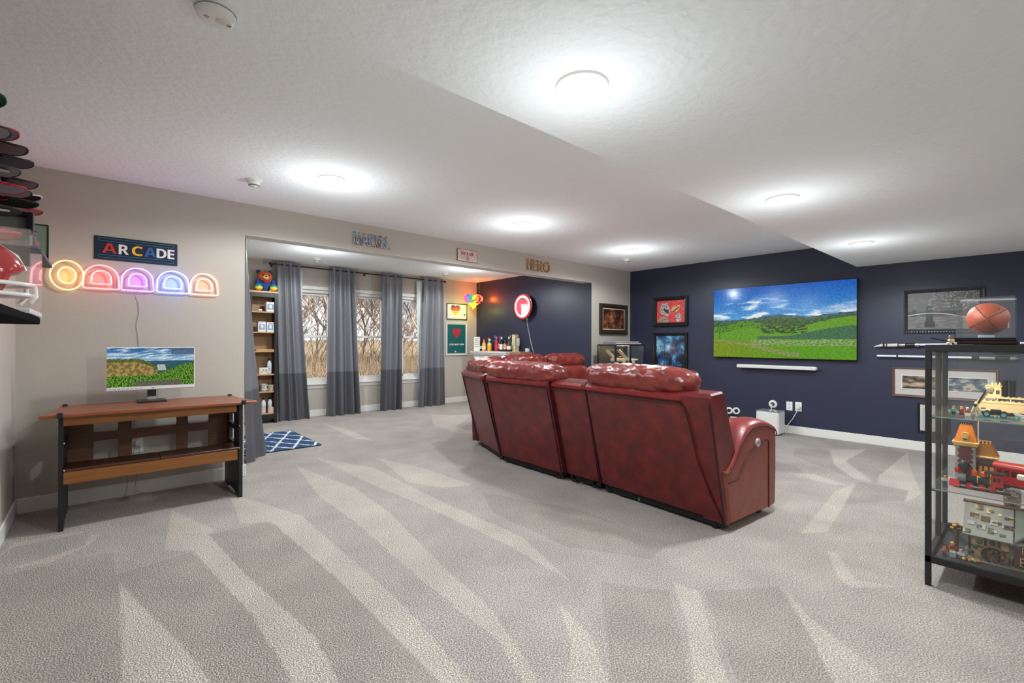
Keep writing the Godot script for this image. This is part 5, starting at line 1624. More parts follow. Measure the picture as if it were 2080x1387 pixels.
func red_print() -> StandardMaterial3D:
	# bold two-tone shapes on red: a pale angular form on each side of the sheet
	var im := Image.create(240, 190, false, Image.FORMAT_RGB8)
	var f := FastNoiseLite.new()
	f.seed = 8; f.frequency = 0.03
	var a := poly([0.1, 0.38, 0.2, 0.1, 0.36, 0.08, 0.46, 0.3, 0.48, 0.55, 0.42, 0.72, 0.3, 0.66, 0.16, 0.6])
	var a2 := poly([0.24, 0.34, 0.44, 0.44, 0.44, 0.6, 0.3, 0.52])
	var b := poly([0.5, 0.42, 0.62, 0.26, 0.84, 0.2, 0.82, 0.36, 0.78, 0.5, 0.62, 0.56])
	var b2 := poly([0.56, 0.5, 0.8, 0.3, 0.8, 0.36, 0.6, 0.54])
	var c := poly([0.68, 0.7, 0.84, 0.56, 0.9, 0.74, 0.86, 0.96, 0.72, 0.98])
	var d := poly([0.04, 0.96, 0.1, 0.78, 0.24, 0.7, 0.42, 0.86, 0.46, 0.99])
	for y in 190:
		for x in 240:
			var p := Vector2(x / 240.0, y / 190.0)
			var o := col("c9353a").lerp(col("d8605c"), clampf(0.4 + f.get_noise_2d(x, y), 0, 1))
			for s: Array in [[a, "b9b4b4", "3a3638"], [d, "b0a08c", "3f3a38"], [c, "c4bcb8", "4a4446"], [b, "d8b078", "a86a3a"]]:
				if Geometry2D.is_point_in_polygon(p, s[0]):
					o = col(s[1]) if f.get_noise_2d(x * 3.0, y * 2.0) > -0.15 else col(s[2])
			if Geometry2D.is_point_in_polygon(p, a2): o = col("2c2a2e")
			if Geometry2D.is_point_in_polygon(p, b2): o = col("5a3a26")
			im.set_pixel(x, y, o)
	return image_mat(im, 0.3)

func bridge_print() -> StandardMaterial3D:
	# a grey night river with a towered bridge
	var im := Image.create(300, 190, false, Image.FORMAT_RGB8)
	var f := FastNoiseLite.new()
	f.seed = 17; f.frequency = 1.0; f.fractal_octaves = 4
	for y in 190:
		for x in 300:
			var u := x / 300.0; var v := y / 190.0
			var o := col("5f5a55").lerp(col("45423f"), v)
			o = o.lightened(maxf(0.0, f.get_noise_2d(u * 5.0, v * 7.0)) * 0.25)
			if v > 0.66: o = col("5b5956").lerp(col("86857f"), clampf(0.4 + f.get_noise_2d(u * 5.0, v * 30.0), 0, 1))
			if v > 0.5 and v < 0.62 + 0.06 * f.get_noise_2d(u * 8.0, 1.0): o = col("2c2c2c").lightened(maxf(0.0, f.get_noise_2d(u * 40.0, v * 40.0)) * 0.4)
			if absf(u - 0.32) < 0.05 and v > 0.36 and v < 0.86: o = col("242426")
			if absf(u - 0.32) < 0.075 and v > 0.78 and v < 0.94: o = col("202022")
			if absf(u - 0.09) < 0.03 and v > 0.46 and v < 0.66: o = col("29292b")
			var arc := 0.36 + 0.55 * (u - 0.32) * (u - 0.32) + 0.2
			if absf(v - arc) < 0.012 and u < 0.95: o = col("b9c0bf")
			if u > 0.3 and v < 0.5:
				var sw := absf(f.get_noise_2d(u * 4.0 + 2.0, v * 5.0))
				if sw < 0.035: o = o.lerp(col("cfdcda"), 0.75)
			im.set_pixel(x, y, o)
	return image_mat(im, 0.35)

func navy_wall_things() -> void:
	var blackf := mat("17171a", 0.3)
	var wx := WALL_N
	# the brown picture in the corner of the beige wall
	framed("framed_painting", "dark brown carved frame holding a warm brown painting in the corner", V(6.742, 1.68, WALL_B), 0, 0.785, 0.525, 0.075, 0.045, mat("2e2318", 0.4), painting(["1d1414", "3a2018", "5f3420", "8a5230", "b98558", "5a2a3a"], 31, 200, 150, Vector2(0.35, 0.55)), 0.016, mat("d8c4a0", 0.5), 0.011)
	framed("framed_painting", "black framed print of pale shapes on bright red", V(wx, 1.802, -4.125), -90, 0.635, 0.5, 0.06, 0.05, blackf, red_print(), 0.004)
	framed("framed_painting", "black framed blue painting of misty trees below the red print", V(wx, 1.13, -4.128), -90, 0.625, 0.62, 0.05, 0.05, mat("1b1916", 0.35), painting(["14202f", "1f3a5c", "2f5c88", "4f8ab4", "8fbcd6", "e6e4e8"], 44, 220, 220, Vector2(0.38, 0.3), 0.5), 0.004, null, 0.008)
	framed("framed_painting", "dark ornate frame with a grey night view of a towered bridge", V(wx, 1.652, -0.716), -90, 0.69, 0.51, 0.036, 0.03, mat("3b3f42", 0.35), bridge_print(), 0.004, null, 0.012)
	var dbl: Node3D = framed("framed_prints", "wide wooden frame with two small prints in one pale mount", V(wx, 0.808, -0.715), -90, 0.9, 0.35, 0.024, 0.028, wood("5c4238", "7a5a4c", 0.35), null, 0.0, mat("c4bcb8", 0.6))
	for s in [[-0.2, 0.31, 0.15, ["3a3430", "6a5a4c", "b09a80", "c8b496"], 51], [0.21, 0.31, 0.15, ["2a3444", "5a6a78", "b8b09c", "a8584e"], 52]]:
		var fr2 := MB.new()
		fr2.box(V(s[0], 0, 0.014), V(s[1] + 0.026, s[2] + 0.026, 0.006), 0.002)
		put("inner_mount", fr2, mat("d8d2ce", 0.6), dbl)
		var pc := MB.new()
		pc.quad(V(s[0] - s[1] / 2, -s[2] / 2, 0.0178), V(s[0] + s[1] / 2, -s[2] / 2, 0.0178), V(s[0] + s[1] / 2, s[2] / 2, 0.0178), V(s[0] - s[1] / 2, s[2] / 2, 0.0178), Vector3.BACK)
		put("print", pc, painting(s[3], s[4], 160, 80, Vector2(0.5, 0.6)), dbl)
	framed("framed_certificate", "small black framed pale sheet low on the wall behind the glass cabinet", V(wx, 0.398, -0.79), -90, 0.28, 0.35, 0.022, 0.024, blackf, null, 0.0, mat("cfcac8", 0.6), 0.006)
	var crt: Node3D = get_node("framed_certificate")
	put("ruled_border", MB.new().tube([V(-0.09, -0.12, 0.014), V(-0.09, 0.1, 0.014), V(-0.07, 0.125, 0.014), V(0.07, 0.125, 0.014), V(0.09, 0.1, 0.014), V(0.09, -0.12, 0.014)], 0.002, 5, true), mat("8e888a", 0.6), crt)
	# television
	var tv := thing("television", "large flat television showing green hills under a blue sky", "television", V(wx, 1.577, -2.434), -90)
	put("casing", MB.new().box(V(0, 0, 0.055), V(1.86, 1.055, 0.03), 0.004), mat("0b0c0e", 0.3), tv)
	put("wall_mount", MB.new().box(V(0, 0, 0.02), V(0.6, 0.4, 0.04)), mat("121316", 0.6), tv)
	var sc := MB.new()
	sc.quad(V(-0.921, -0.519, 0.0705), V(0.921, -0.519, 0.0705), V(0.921, 0.519, 0.0705), V(-0.921, 0.519, 0.0705), Vector3.BACK)
	put("screen", sc, screen_mat(landscape(760, 430, true), 0.95), tv)
	var sb := thing("soundbar", "long slim white soundbar under the television", "soundbar", V(wx, 0.927, -2.473), -90)
	put("body", MB.new().box(V(0, 0, 0.06), V(1.04, 0.05, 0.09), 0.012), mat("e6e5e4", 0.35), sb)
	put("bracket", MB.new().box(V(-0.3, 0, 0.008), V(0.08, 0.04, 0.016)).box(V(0.3, 0, 0.008), V(0.08, 0.04, 0.016)), mat("c9c8c6", 0.5), sb)
	put("grille", MB.new().box(V(0, -0.004, 0.1052), V(0.98, 0.03, 0.001)), mat("d6d5d3", 0.7), sb)
	# two display swords
	var sil := mat("b9bcc2", 0.22, 0.85)
	var ivory := mat("d9d2cc", 0.4)
	var dkm := mat("231c1a", 0.4)
	var blade := mat("e8eaf4", 0.25)
	var s1 := thing("display_sword", "display sword with a curved white pommel and dark grip, mounted highest", "sword", V(wx - 0.05, 1.256, -0.95), -90)
	s1.rotation_degrees.z = 1.6
	var pm := MB.new()
	for i in 6:
		var a := i / 6.0
		pm.rod(V(-0.39 + 0.09 * a, -0.022 + 0.024 * sqrt(a), 0), V(-0.39 + 0.09 * (a + 1 / 6.0), -0.022 + 0.024 * sqrt(a + 1 / 6.0), 0), 0.004 + 0.016 * a, 0.004 + 0.016 * (a + 1 / 6.0), 14)
	put("pommel", pm, ivory, s1)
	put("ring", MB.new().rod(V(-0.3, 0, 0), V(-0.282, 0, 0), 0.023, 0.023, 16).rod(V(-0.268, 0, 0), V(-0.258, 0, 0), 0.022, 0.022, 16), dkm, s1)
	put("grip", MB.new().rod(V(-0.282, 0, 0), V(-0.16, 0, 0), 0.019, 0.02, 16), ivory, s1)
	put("band", MB.new().rod(V(-0.16, 0, 0), V(-0.145, 0, 0), 0.023, 0.023, 16), mat("8a5a3a", 0.3, 0.7), s1)
	put("sleeve", MB.new().rod(V(-0.145, 0, 0), V(-0.09, 0, 0), 0.02, 0.02, 16), sil, s1)
	put("dark_grip", MB.new().rod(V(-0.09, 0, 0), V(0.0, 0, 0), 0.022, 0.022, 16), dkm, s1)
	put("guard", MB.new().rod(V(0.0, 0, 0), V(0.045, 0, 0), 0.021, 0.021, 16).rod(V(0.02, 0, 0), V(0.034, 0, 0), 0.029, 0.029, 16), sil, s1)
	put("blade", MB.new().rod(V(0.045, 0, 0), V(0.95, 0, 0), 0.0125, 0.011, 14), blade, s1)
	put("wall_clip", MB.new().span(V(-0.2, -0.03, -0.05), V(-0.18, 0.0, 0.01)).span(V(0.5, -0.02, -0.05), V(0.52, 0.0, 0.01)), dkm, s1)
	var s2 := thing("display_sword", "display sword with a white blade pointing at the television, mounted below the other", "sword", V(wx - 0.05, 1.117, -0.72), -90)
	put("blade", MB.new().rod(V(-0.58, 0, 0), V(0.25, 0, 0), 0.0125, 0.0125, 14).ball(V(-0.58, 0, 0), Vector3.ONE * 0.0125, 12), blade, s2)
	put("emitter", MB.new().rod(V(0.25, 0, 0), V(0.31, 0, 0), 0.024, 0.02, 16), mat("31382e", 0.35, 0.4), s2)
	var rb := MB.new()
	for k in 6:
		rb.rod(V(0.31 + k * 0.02, 0, 0), V(0.322 + k * 0.02, 0, 0), 0.023, 0.023, 16)
	rb.rod(V(0.31, 0, 0), V(0.43, 0, 0), 0.018, 0.018, 16)
	put("ribbed_grip", rb, sil, s2)
	put("hilt", MB.new().rod(V(0.43, 0, 0), V(0.54, 0, 0), 0.02, 0.02, 16), mat("3a4038", 0.35, 0.5), s2)
	put("pommel", MB.new().rod(V(0.54, 0, 0), V(0.58, 0, 0), 0.026, 0.02, 16).rod(V(0.58, 0, 0), V(0.6, 0, 0), 0.01, 0.004, 12), sil, s2)
	put("wall_clip", MB.new().span(V(-0.4, -0.02, -0.05), V(-0.385, 0.016, 0.016)).span(V(0.36, -0.026, -0.05), V(0.38, 0.0, 0.01)), dkm, s2)
	# outlets, cable plate, subwoofer
	outlet(V(wx, 0.385, -2.303), -90, "white double wall outlet without plugs on the navy wall", 1.05)
	var o2 := outlet(V(wx, 0.386, -2.19), -90, "white wall outlet with a plugged in white cord on the navy wall", 1.08)
	put("plug", MB.new().box(V(0.01, -0.01, 0.03), V(0.045, 0.04, 0.045), 0.01), mat("d8d4ce", 0.4), o2)
	put("plug_cord", MB.new().tube([V(0.0, -0.03, 0.05), V(-0.01, -0.08, 0.06), V(-0.05, -0.17, 0.08), V(-0.1, -0.25, 0.1), V(-0.12, -0.33, 0.12), V(-0.12, -0.37, 0.14)], 0.005, 8), mat("dcdad8", 0.45), o2)
	var cp := thing("cable_plate", "round white cable plate with a dark hole above the white subwoofer", "wall plate", V(wx, 0.39, -2.518), -90)
	var cpl := MB.new()
	cpl.t = Transform3D(Basis(Vector3.RIGHT, PI / 2), Vector3.ZERO)
	cpl.lathe([Vector2(0.026, 0.008), Vector2(0.03, 0.012), Vector2(0.055, 0.006), Vector2(0.057, 0.0)], 32)
	put("ring", cpl, mat("e6e4e0", 0.4), cp)
	put("hole", MB.new_disc(0.027, 0.0, 0.003), mat("2a2624", 0.7), cp)
	put("cable", MB.new().tube([V(0.0, 0.0, 0.0), V(0.0, 0.0, 0.04), V(-0.004, -0.03, 0.06), V(0.0, -0.07, 0.06), V(0.0, -0.3, 0.05)], 0.006, 8), mat("e0dedb", 0.4), cp)
	var sw := thing("subwoofer", "white box subwoofer with a dark glass top beside the wall outlets", "subwoofer", V(7.045, 0, -2.466))
	put("body", MB.new().span(V(-0.145, 0.012, -0.148), V(0.1, 0.322, 0.148), 0.018), mat("dfddd9", 0.4), sw)
	put("glass_top", MB.new().span(V(-0.145, 0.322, -0.148), V(0.1, 0.33, 0.148), 0.004), mat("8f9496", 0.08), sw)
	put("foot", MB.new().span(V(-0.12, 0, -0.12), V(0.08, 0.012, 0.12)), mat("1a1a1a", 0.6), sw)
	# toy film camera
	var fc := thing("toy_film_camera", "small black and white toy film camera with two reels beyond the sofa arm", "toy", V(6.55, 0, -2.78), -60)
	var bk := mat("161719", 0.3); var wt := mat("e2e0dc", 0.3)
	for a in 3:
		put("tripod_leg", MB.new().rod(V(cos(a * TAU / 3) * 0.1, 0, sin(a * TAU / 3) * 0.1), V(0, 0.19, 0), 0.007, 0.007, 8), bk, fc)
	put("body", brick(MB.new(), V(-0.065, 0.19, -0.035), V(0.13, 0.085, 0.07), 5, 3), bk, fc)
	put("side_plate", MB.new().box(V(0, 0.232, 0.037), V(0.08, 0.05, 0.006), 0.002), wt, fc)
	put("lens", MB.new().rod(V(0.065, 0.235, 0), V(0.115, 0.235, 0), 0.022, 0.028, 16), bk, fc)
	for x in [-0.05, 0.04]:
		var rl := MB.new()
		rl.t = Transform3D(Basis(), V(x, 0.335, -0.012))
		for k in 20:
			var a := TAU * k / 20.0; var b := TAU * (k + 1) / 20.0
			rl.prism(PackedVector2Array([Vector2(cos(a), sin(a)) * 0.024, Vector2(cos(a), sin(a)) * 0.046, Vector2(cos(b), sin(b)) * 0.046, Vector2(cos(b), sin(b)) * 0.024]), 0.0, 0.024)
		var ro := put("reel", rl, wt, fc)
		put("hub", MB.new().rod(V(x, 0.335, -0.016), V(x, 0.335, 0.016), 0.023, 0.023, 16), bk, ro)
	put("crank", MB.new().rod(V(0.0, 0.22, 0.04), V(0.0, 0.22, 0.08), 0.005, 0.005, 8).rod(V(0, 0.22, 0.08), V(0.06, 0.2, 0.08), 0.005, 0.005, 8), wt, fc)
	# glass case with a toy plane in the far corner
	var st := thing("low_stand", "dark low stand in the corner behind the sofa", "stand", V(6.525, 0, -4.605))
	put("top", MB.new().span(V(-0.43, 0.70, -0.2), V(0.43, 0.735, 0.19), 0.004), mat("1d1c1c", 0.5), st)
	for x: float in [-0.42, 0.38]:
		put("side", MB.new().span(V(x, 0, -0.19), V(x + 0.04, 0.70, 0.18), 0.003), mat("1d1c1c", 0.5), st)
	var gc := thing("glass_case", "black framed glass case with a lit toy plane in the far corner", "display case", V(6.525, 0.736, -4.605))
	var fm := mat("15171a", 0.35)
	for x: float in [-0.415, -0.012, 0.391]:
		put("post", MB.new().span(V(x, 0, 0.161), V(x + 0.024, 0.485, 0.185), 0.002), fm, gc)
	for x: float in [-0.415, 0.391]:
		put("post", MB.new().span(V(x, 0, -0.185), V(x + 0.024, 0.485, -0.161), 0.002), fm, gc)
	put("top_panel", MB.new().span(V(-0.415, 0.485, -0.185), V(0.415, 0.505, 0.185), 0.003), fm, gc)
	put("bottom_panel", MB.new().span(V(-0.415, 0, -0.185), V(0.415, 0.02, 0.185), 0.003), fm, gc)
	for q: Array in [[-0.391, -0.012], [0.012, 0.391]]:
		put("pane", MB.new().span(V(q[0], 0.02, 0.171), V(q[1], 0.485, 0.175)), glass(), gc)
	for x: float in [-0.403, 0.403]:
		put("pane", MB.new().span(V(x - 0.002, 0.02, -0.161), V(x + 0.002, 0.485, 0.161)), glass(), gc)
	put("back_panel", MB.new().span(V(-0.391, 0.02, -0.18), V(0.391, 0.485, -0.175)), mat("2a2522", 0.6), gc)
	put("unseen_lamp_strip", MB.new().span(V(-0.2, 0.478, 0.02), V(0.2, 0.485, 0.04)), glow("ffe8b8", 2.0), gc)  # unseen lamp under the case top, placed to light the plane
	glow_and_fill_light(V(6.5, 1.19, -4.56), 0.07, "ffe2ac", 0.05, "case_glow")
	var pl := thing("toy_plane", "cream toy plane with four slanted wings inside the corner glass case", "toy", V(6.5, 0.985, -4.58), -25)
	var cream := mat("dccfae", 0.35)
	put("stand_rod", MB.new().rod(V(0, -0.228, 0), V(0, 0, 0), 0.008, 0.008, 8), mat("2a2a2a", 0.4), pl)
	put("fuselage", MB.new().rod(V(-0.2, 0, 0), V(0.06, 0, 0), 0.03, 0.036, 10).rod(V(0.06, 0, 0), V(0.3, 0.0, 0), 0.03, 0.012, 10), cream, pl)
	put("canopy", MB.new().ball(V(-0.02, 0.036, 0), V(0.06, 0.026, 0.022), 12), mat("7a4a24", 0.2), pl)
	for q: Array in [[-0.2, 0.16, 1.0], [0.02, 0.16, 1.0], [-0.06, -0.15, -1.0], [0.12, -0.15, -1.0]]:
		var wg := MB.new()
		var tip := V(q[0] - 0.1 * q[2], q[1], 0.03)
		var root := V(q[0] + 0.08, 0.0, 0.03)
		var ax := (tip - root)
		wg.t = Transform3D(Basis(Vector3(0, 0, 1), atan2(ax.y, ax.x)), root)
		wg.box(V(ax.length() / 2, 0, 0), V(ax.length(), 0.05, 0.012), 0.003)
		var wo := put("wing", wg, cream, pl)
		var ws := MB.new()
		ws.t = wg.t
		ws.box(V(ax.length() * 0.5, 0.012, 0.007), V(ax.length() * 0.9, 0.006, 0.003)).box(V(ax.length() * 0.5, -0.012, 0.007), V(ax.length() * 0.9, 0.006, 0.003))
		put("stripe", ws, mat("8f8060", 0.4), wo)
	put("nose_gun", MB.new().rod(V(-0.1, 0.16, 0.04), V(-0.28, 0.17, 0.04), 0.006, 0.004, 8), cream, pl)
	var bx := thing("flat_book", "large flat pinkish grey book on top of the corner glass case, lower of two", "book", V(6.51, 1.242, -4.58))
	put("cover", MB.new().box(V(0, 0.013, 0), V(0.7, 0.026, 0.27), 0.002), mat("8f8280", 0.5), bx)
	put("page_block", MB.new().box(V(0.003, 0.013, 0.003), V(0.7, 0.018, 0.27)), mat("cfc6c0", 0.7), bx)
	var bx2 := thing("flat_book", "large flat blue grey book lying on the pinkish book on the corner case", "book", V(6.48, 1.2685, -4.58))
	put("cover", MB.new().box(V(0, 0.012, 0), V(0.66, 0.024, 0.25), 0.002), mat("7888a0", 0.4), bx2)
	put("page_block", MB.new().box(V(0.003, 0.012, 0.003), V(0.66, 0.016, 0.25)), mat("b8a8a8", 0.7), bx2)

# a toy brick: a box with studs on top
func brick(mb: MB, corner: Vector3, s: Vector3, nx := 2, nz := 2) -> MB:
	mb.span(corner, corner + s, minf(0.002, s.y * 0.2))
	var r := minf(s.x / nx, s.z / nz) * 0.3
	for i in nx:
		for k in nz:
			var p := corner + V((i + 0.5) * s.x / nx, s.y, (k + 0.5) * s.z / nz)
			mb.rod(p, p + V(0, r * 0.6, 0), r, r, 8)
	return mb

# ---------- the glass display cabinet and the toys in it ----------
func small_figure(label: String, at: Vector3, torso: String, legs: String, hair: String, turn := -90.0, s := 1.0) -> void:
	var t := thing("toy_figure", label, "toy figure", at, turn)
	for x in [-0.0045, 0.0045]:
		put("leg", MB.new().box(V(x * s, 0.008 * s, 0), V(0.0085, 0.016, 0.009) * s, 0.001), mat(legs, 0.3), t)
	var tb := MB.new()
	tb.prism(PackedVector2Array([Vector2(-0.0095, 0.016) * s, Vector2(0.0095, 0.016) * s, Vector2(0.007, 0.031) * s, Vector2(-0.007, 0.031) * s]), -0.0045 * s, 0.0045 * s, 0.001 * s)
	put("torso", tb, mat(torso, 0.3), t)
	for x in [-1.0, 1.0]:
		put("arm", MB.new().rod(V(x * 0.0085, 0.029, 0) * s, V(x * 0.0125, 0.019, 0.004) * s, 0.0028 * s, 0.0026 * s, 8), mat(torso, 0.3), t)
	put("head", MB.new().rod(V(0, 0.031, 0) * s, V(0, 0.041, 0) * s, 0.0055 * s, 0.0055 * s, 12), mat("d8b070", 0.3), t)
	put("hair", MB.new().ball(V(0, 0.041, -0.0008) * s, V(0.0068, 0.0055, 0.0068) * s, 10), mat(hair, 0.4), t)

func toy_wheel(parent: Node, c: Vector3, r: float, w: float, tyre: Material, hub: Material, called := "wheel") -> void:
	var mb := MB.new()
	mb.rod(c - V(w / 2, 0, 0), c + V(w / 2, 0, 0), r, r, 20)
	var o := put(called, mb, tyre, parent)
	put("hub", MB.new().rod(c - V(w / 2 + 0.001, 0, 0), c - V(w / 2 - 0.001, 0, 0), r * 0.62, r * 0.55, 16), hub, o)

func display_cabinet() -> void:
	var black := mat("1a1a1a", 0.45)
	var x0 := 3.255; var x1 := 3.955; var z0 := -0.388; var z1 := 0.44
	var c := thing("display_cabinet", "black framed glass display cabinet full of toy models", "cabinet", V(3.605, 0, 0.026))
	var X0 := x0 - 3.605; var X1 := x1 - 3.605; var Z0 := z0 - 0.026; var Z1 := z1 - 0.026
	var w := 0.025
	for x: float in [X0, 0.03, X1 - w]:
		for z: float in [Z0, Z1 - w]:
			put("post", MB.new().span(V(x, 0.0 if x != 0.03 else 0.12, z), V(x + w, 1.23, z + w), 0.002), black, c)
	for y: Array in [[0.122, 0.158], [1.228, 1.265]]:
		for q: Array in [[X0, X0 + w, Z0, Z1], [X1 - w, X1, Z0, Z1], [X0 + w, X1 - w, Z0, Z0 + w], [X0 + w, X1 - w, Z1 - w, Z1]]:
			put("rail", MB.new().span(V(q[0], y[0], q[2]), V(q[1], y[1], q[3]), 0.002), black, c)
	put("top_panel", MB.new().span(V(X0 + w, 1.245, Z0 + w), V(X1 - w, 1.263, Z1 - w)), black, c)
	put("bottom_panel", MB.new().span(V(X0 + w, 0.122, Z0 + w), V(X1 - w, 0.132, Z1 - w)), mat("2c2c2e", 0.5), c)
	var gm := glass(0.012, "eef6f2")
	put("pane", MB.new().span(V(X0 + 0.01, 0.158, Z0 + w), V(X0 + 0.014, 1.228, Z1 - w)), gm, c)
	put("pane", MB.new().span(V(X1 - 0.014, 0.158, Z0 + w), V(X1 - 0.01, 1.228, Z1 - w)), gm, c)
	put("pane", MB.new().span(V(X0 + w, 0.158, Z0 + 0.01), V(X1 - w, 1.228, Z0 + 0.014)), gm, c)
	put("pane", MB.new().span(V(X0 + w, 0.158, Z1 - 0.014), V(X1 - w, 1.228, Z1 - 0.01)), gm, c)
	var edge := mat("7f978a", 0.15)
	for y: float in [0.884, 0.504]:
		var sh := put("glass_shelf", MB.new().span(V(X0 + 0.018, y, Z0 + 0.02), V(X1 - 0.02, y + 0.006, Z1 - 0.02)), glass(0.03, "c4dccd"), c)
		put("polished_edge", MB.new().span(V(X0 + 0.017, y, Z0 + 0.02), V(X0 + 0.0185, y + 0.006, Z1 - 0.02)), edge, sh)
		for z: float in [Z0 + 0.028, Z1 - 0.028]:
			put("shelf_pin", MB.new().rod(V(X0 + 0.02, y - 0.004, z - 0.012), V(X0 + 0.02, y - 0.004, z + 0.012), 0.004, 0.004, 8), black, sh)
	var pk := put("spot_lamp", MB.new().lathe([Vector2(0, 1.229), Vector2(0.026, 1.229), Vector2(0.03, 1.233), Vector2(0.03, 1.246)], 28, V(-0.09, 0, -0.23)), glow("fff0d0", 3.0), c)
	put("lamp_cord", MB.new().tube([V(-0.07, 1.24, -0.21), V(-0.02, 1.215, -0.16), V(0.05, 1.225, -0.02), V(0.1, 1.24, 0.2)], 0.003, 6), black, c)
	var l := SpotLight3D.new()
	l.name = "cabinet_beam"
	l.position = V(3.515, 1.222, -0.204); l.rotation_degrees.x = -90
	l.light_color = col("ffdfae"); l.light_energy = 0.30; l.light_size = 0.03
	l.spot_angle = 70; l.spot_angle_attenuation = 0.6; l.spot_range = 6; l.spot_attenuation = 2; l.shadow_enabled = true
	add_child(l)
	# football in its case, on top
	var fc := thing("display_case", "clear case with a dark red base holding a football on the glass cabinet", "display case", V(3.585, 1.266, -0.176))
	put("base", MB.new().span(V(-0.18, 0, -0.124), V(0.18, 0.018, 0.118), 0.004), mat("2a1012", 0.25), fc)
	put("base_step", MB.new().span(V(-0.17, 0.018, -0.116), V(0.17, 0.036, 0.11), 0.003), mat("0e0c0d", 0.25), fc)
	var ag := glass(0.018, "f2f4f8")
	var hx := 0.163; var hz := 0.107; var th := 0.003
	put("pane", MB.new().span(V(-hx, 0.036, -hz), V(-hx + th, 0.245, hz)), ag, fc)
	put("pane", MB.new().span(V(hx - th, 0.036, -hz), V(hx, 0.245, hz)), ag, fc)
	put("pane", MB.new().span(V(-hx + th, 0.036, -hz), V(hx - th, 0.245, -hz + th)), ag, fc)
	put("pane", MB.new().span(V(-hx + th, 0.036, hz - th), V(hx - th, 0.245, hz)), ag, fc)
	put("lid", MB.new().span(V(-hx, 0.245, -hz), V(hx, 0.248, hz)), ag, fc)
	for x: float in [-0.04, 0.04]:
		put("cradle", MB.new().span(V(x - 0.006, 0.036, -0.03), V(x + 0.006, 0.052, 0.03), 0.002), mat("bcd0de", 0.1), fc)
	var fb := thing("football", "orange brown leather football seen end on inside the clear case", "football", V(3.575, 1.405, -0.172), -3.0)
	var rows := []
	for i in 33:
		var a := PI * i / 32.0 - PI / 2
		var row := []
		for j in 32:
			var b := TAU * j / 32.0
			var rr := 0.085 * pow(cos(a), 1.15)
			row.append(V(-sin(a) * 0.142, sin(b) * rr, cos(b) * rr))
		rows.append(row)
	var ft := Transform3D(Basis.from_euler(Vector3(0, 0.08, 0.05)), Vector3.ZERO)
	var fm := MB.new()
	fm.t = ft
	fm.grid(rows, true, false)
	var fl := mat("b5532f", 0.45)
	fl.normal_enabled = true; fl.normal_scale = 0.5; fl.normal_texture = noise_tex(0.2, 71, "", "", 4.0, 256, 2)
	tex_mat(fl, Vector3.ONE * 6.0, false)
	put("leather_panel", fm, fl, fb)
	for j in 4:
		var sm := MB.new()
		sm.t = ft
		var p := []
		for i in range(1, 32):
			p.append(rows[i][j * 8 + 3])
		sm.tube(p, 0.0018, 5)
		put("seam", sm, mat("3c160c", 0.7), fb)
	var lc := MB.new()
	lc.t = ft
	for k in 6:
		lc.box(V(-0.05 + k * 0.02, -0.035, 0.076), V(0.004, 0.03, 0.006), 0.001)
	put("laces", lc, mat("e8ded0", 0.6), fb)
	var ink := MB.new()
	ink.t = ft
	for k in 3:
		ink.box(V(-0.086, 0.045 - k * 0.002, 0.02 + k * 0.011), V(0.004, 0.024, 0.005))
	put("stamp", ink, mat("4a1f14", 0.6), fb)
	# figure perched on the cabinet edge
	var pf := thing("toy_robot", "small cream toy robot holding a dark rod on the cabinet edge", "toy figure", V(3.40, 1.266, -0.30), -70)
	var crm := mat("d3bfa4", 0.35)
	put("body", brick(MB.new(), V(-0.012, 0.008, -0.012), V(0.024, 0.02, 0.024)), crm, pf)
	put("head", MB.new().box(V(0, 0.04, 0), V(0.018, 0.016, 0.018), 0.003), mat("8a6a50", 0.4), pf)
	for x in [-0.014, 0.014]:
		put("leg", MB.new().box(V(x, 0.006, 0.008), V(0.01, 0.012, 0.028), 0.002), crm, pf)
	put("rod", MB.new().rod(V(-0.005, 0.014, 0.01), V(-0.085, 0.036, 0.0), 0.0028, 0.0028, 8), mat("15161a", 0.4), pf)
	# upper shelf
	var y1 := 0.891
	var cream := mat("d6c7a2", 0.3)
	var bk := mat("15161a", 0.25)
	var sb := thing("toy_steamboat", "cream toy steamboat with black funnels on the upper glass shelf", "toy boat", V(3.72, y1, -0.09))
	var hull := MB.new()
	var hp := PackedVector2Array([Vector2(-0.14, 0.03), Vector2(-0.115, 0.004), Vector2(0.11, 0.004), Vector2(0.14, 0.035), Vector2(0.14, 0.05), Vector2(-0.14, 0.05)])
	hull.t = Transform3D(Basis(Vector3.UP, -PI / 2), Vector3.ZERO)
	hull.prism(hp, -0.035, 0.035, 0.003)
	put("hull", hull, cream, sb)
	put("keel", MB.new().span(V(-0.032, 0, -0.115), V(0.032, 0.006, 0.11)), bk, sb)
	put("deck", brick(MB.new(), V(-0.036, 0.05, -0.13), V(0.072, 0.012, 0.26), 3, 12), cream, sb)
	put("upper_deck", brick(MB.new(), V(-0.03, 0.078, -0.105), V(0.06, 0.008, 0.19), 3, 9), cream, sb)
	for z: float in [-0.1, -0.05, 0.0, 0.05, 0.08]:
		put("deck_post", MB.new().rod(V(-0.026, 0.06, z), V(-0.026, 0.08, z), 0.003, 0.003, 8), cream, sb)
	put("cabin", MB.new().span(V(-0.025, 0.086, -0.095), V(0.025, 0.142, -0.035), 0.002), cream, sb)
	for z: float in [-0.082, -0.056]:
		put("window", MB.new().span(V(-0.0265, 0.102, z), V(-0.024, 0.124, z + 0.014)), mat("4a4650", 0.3), sb)
	put("cabin_roof", brick(MB.new(), V(-0.028, 0.142, -0.098), V(0.056, 0.006, 0.066), 3, 3), cream, sb)
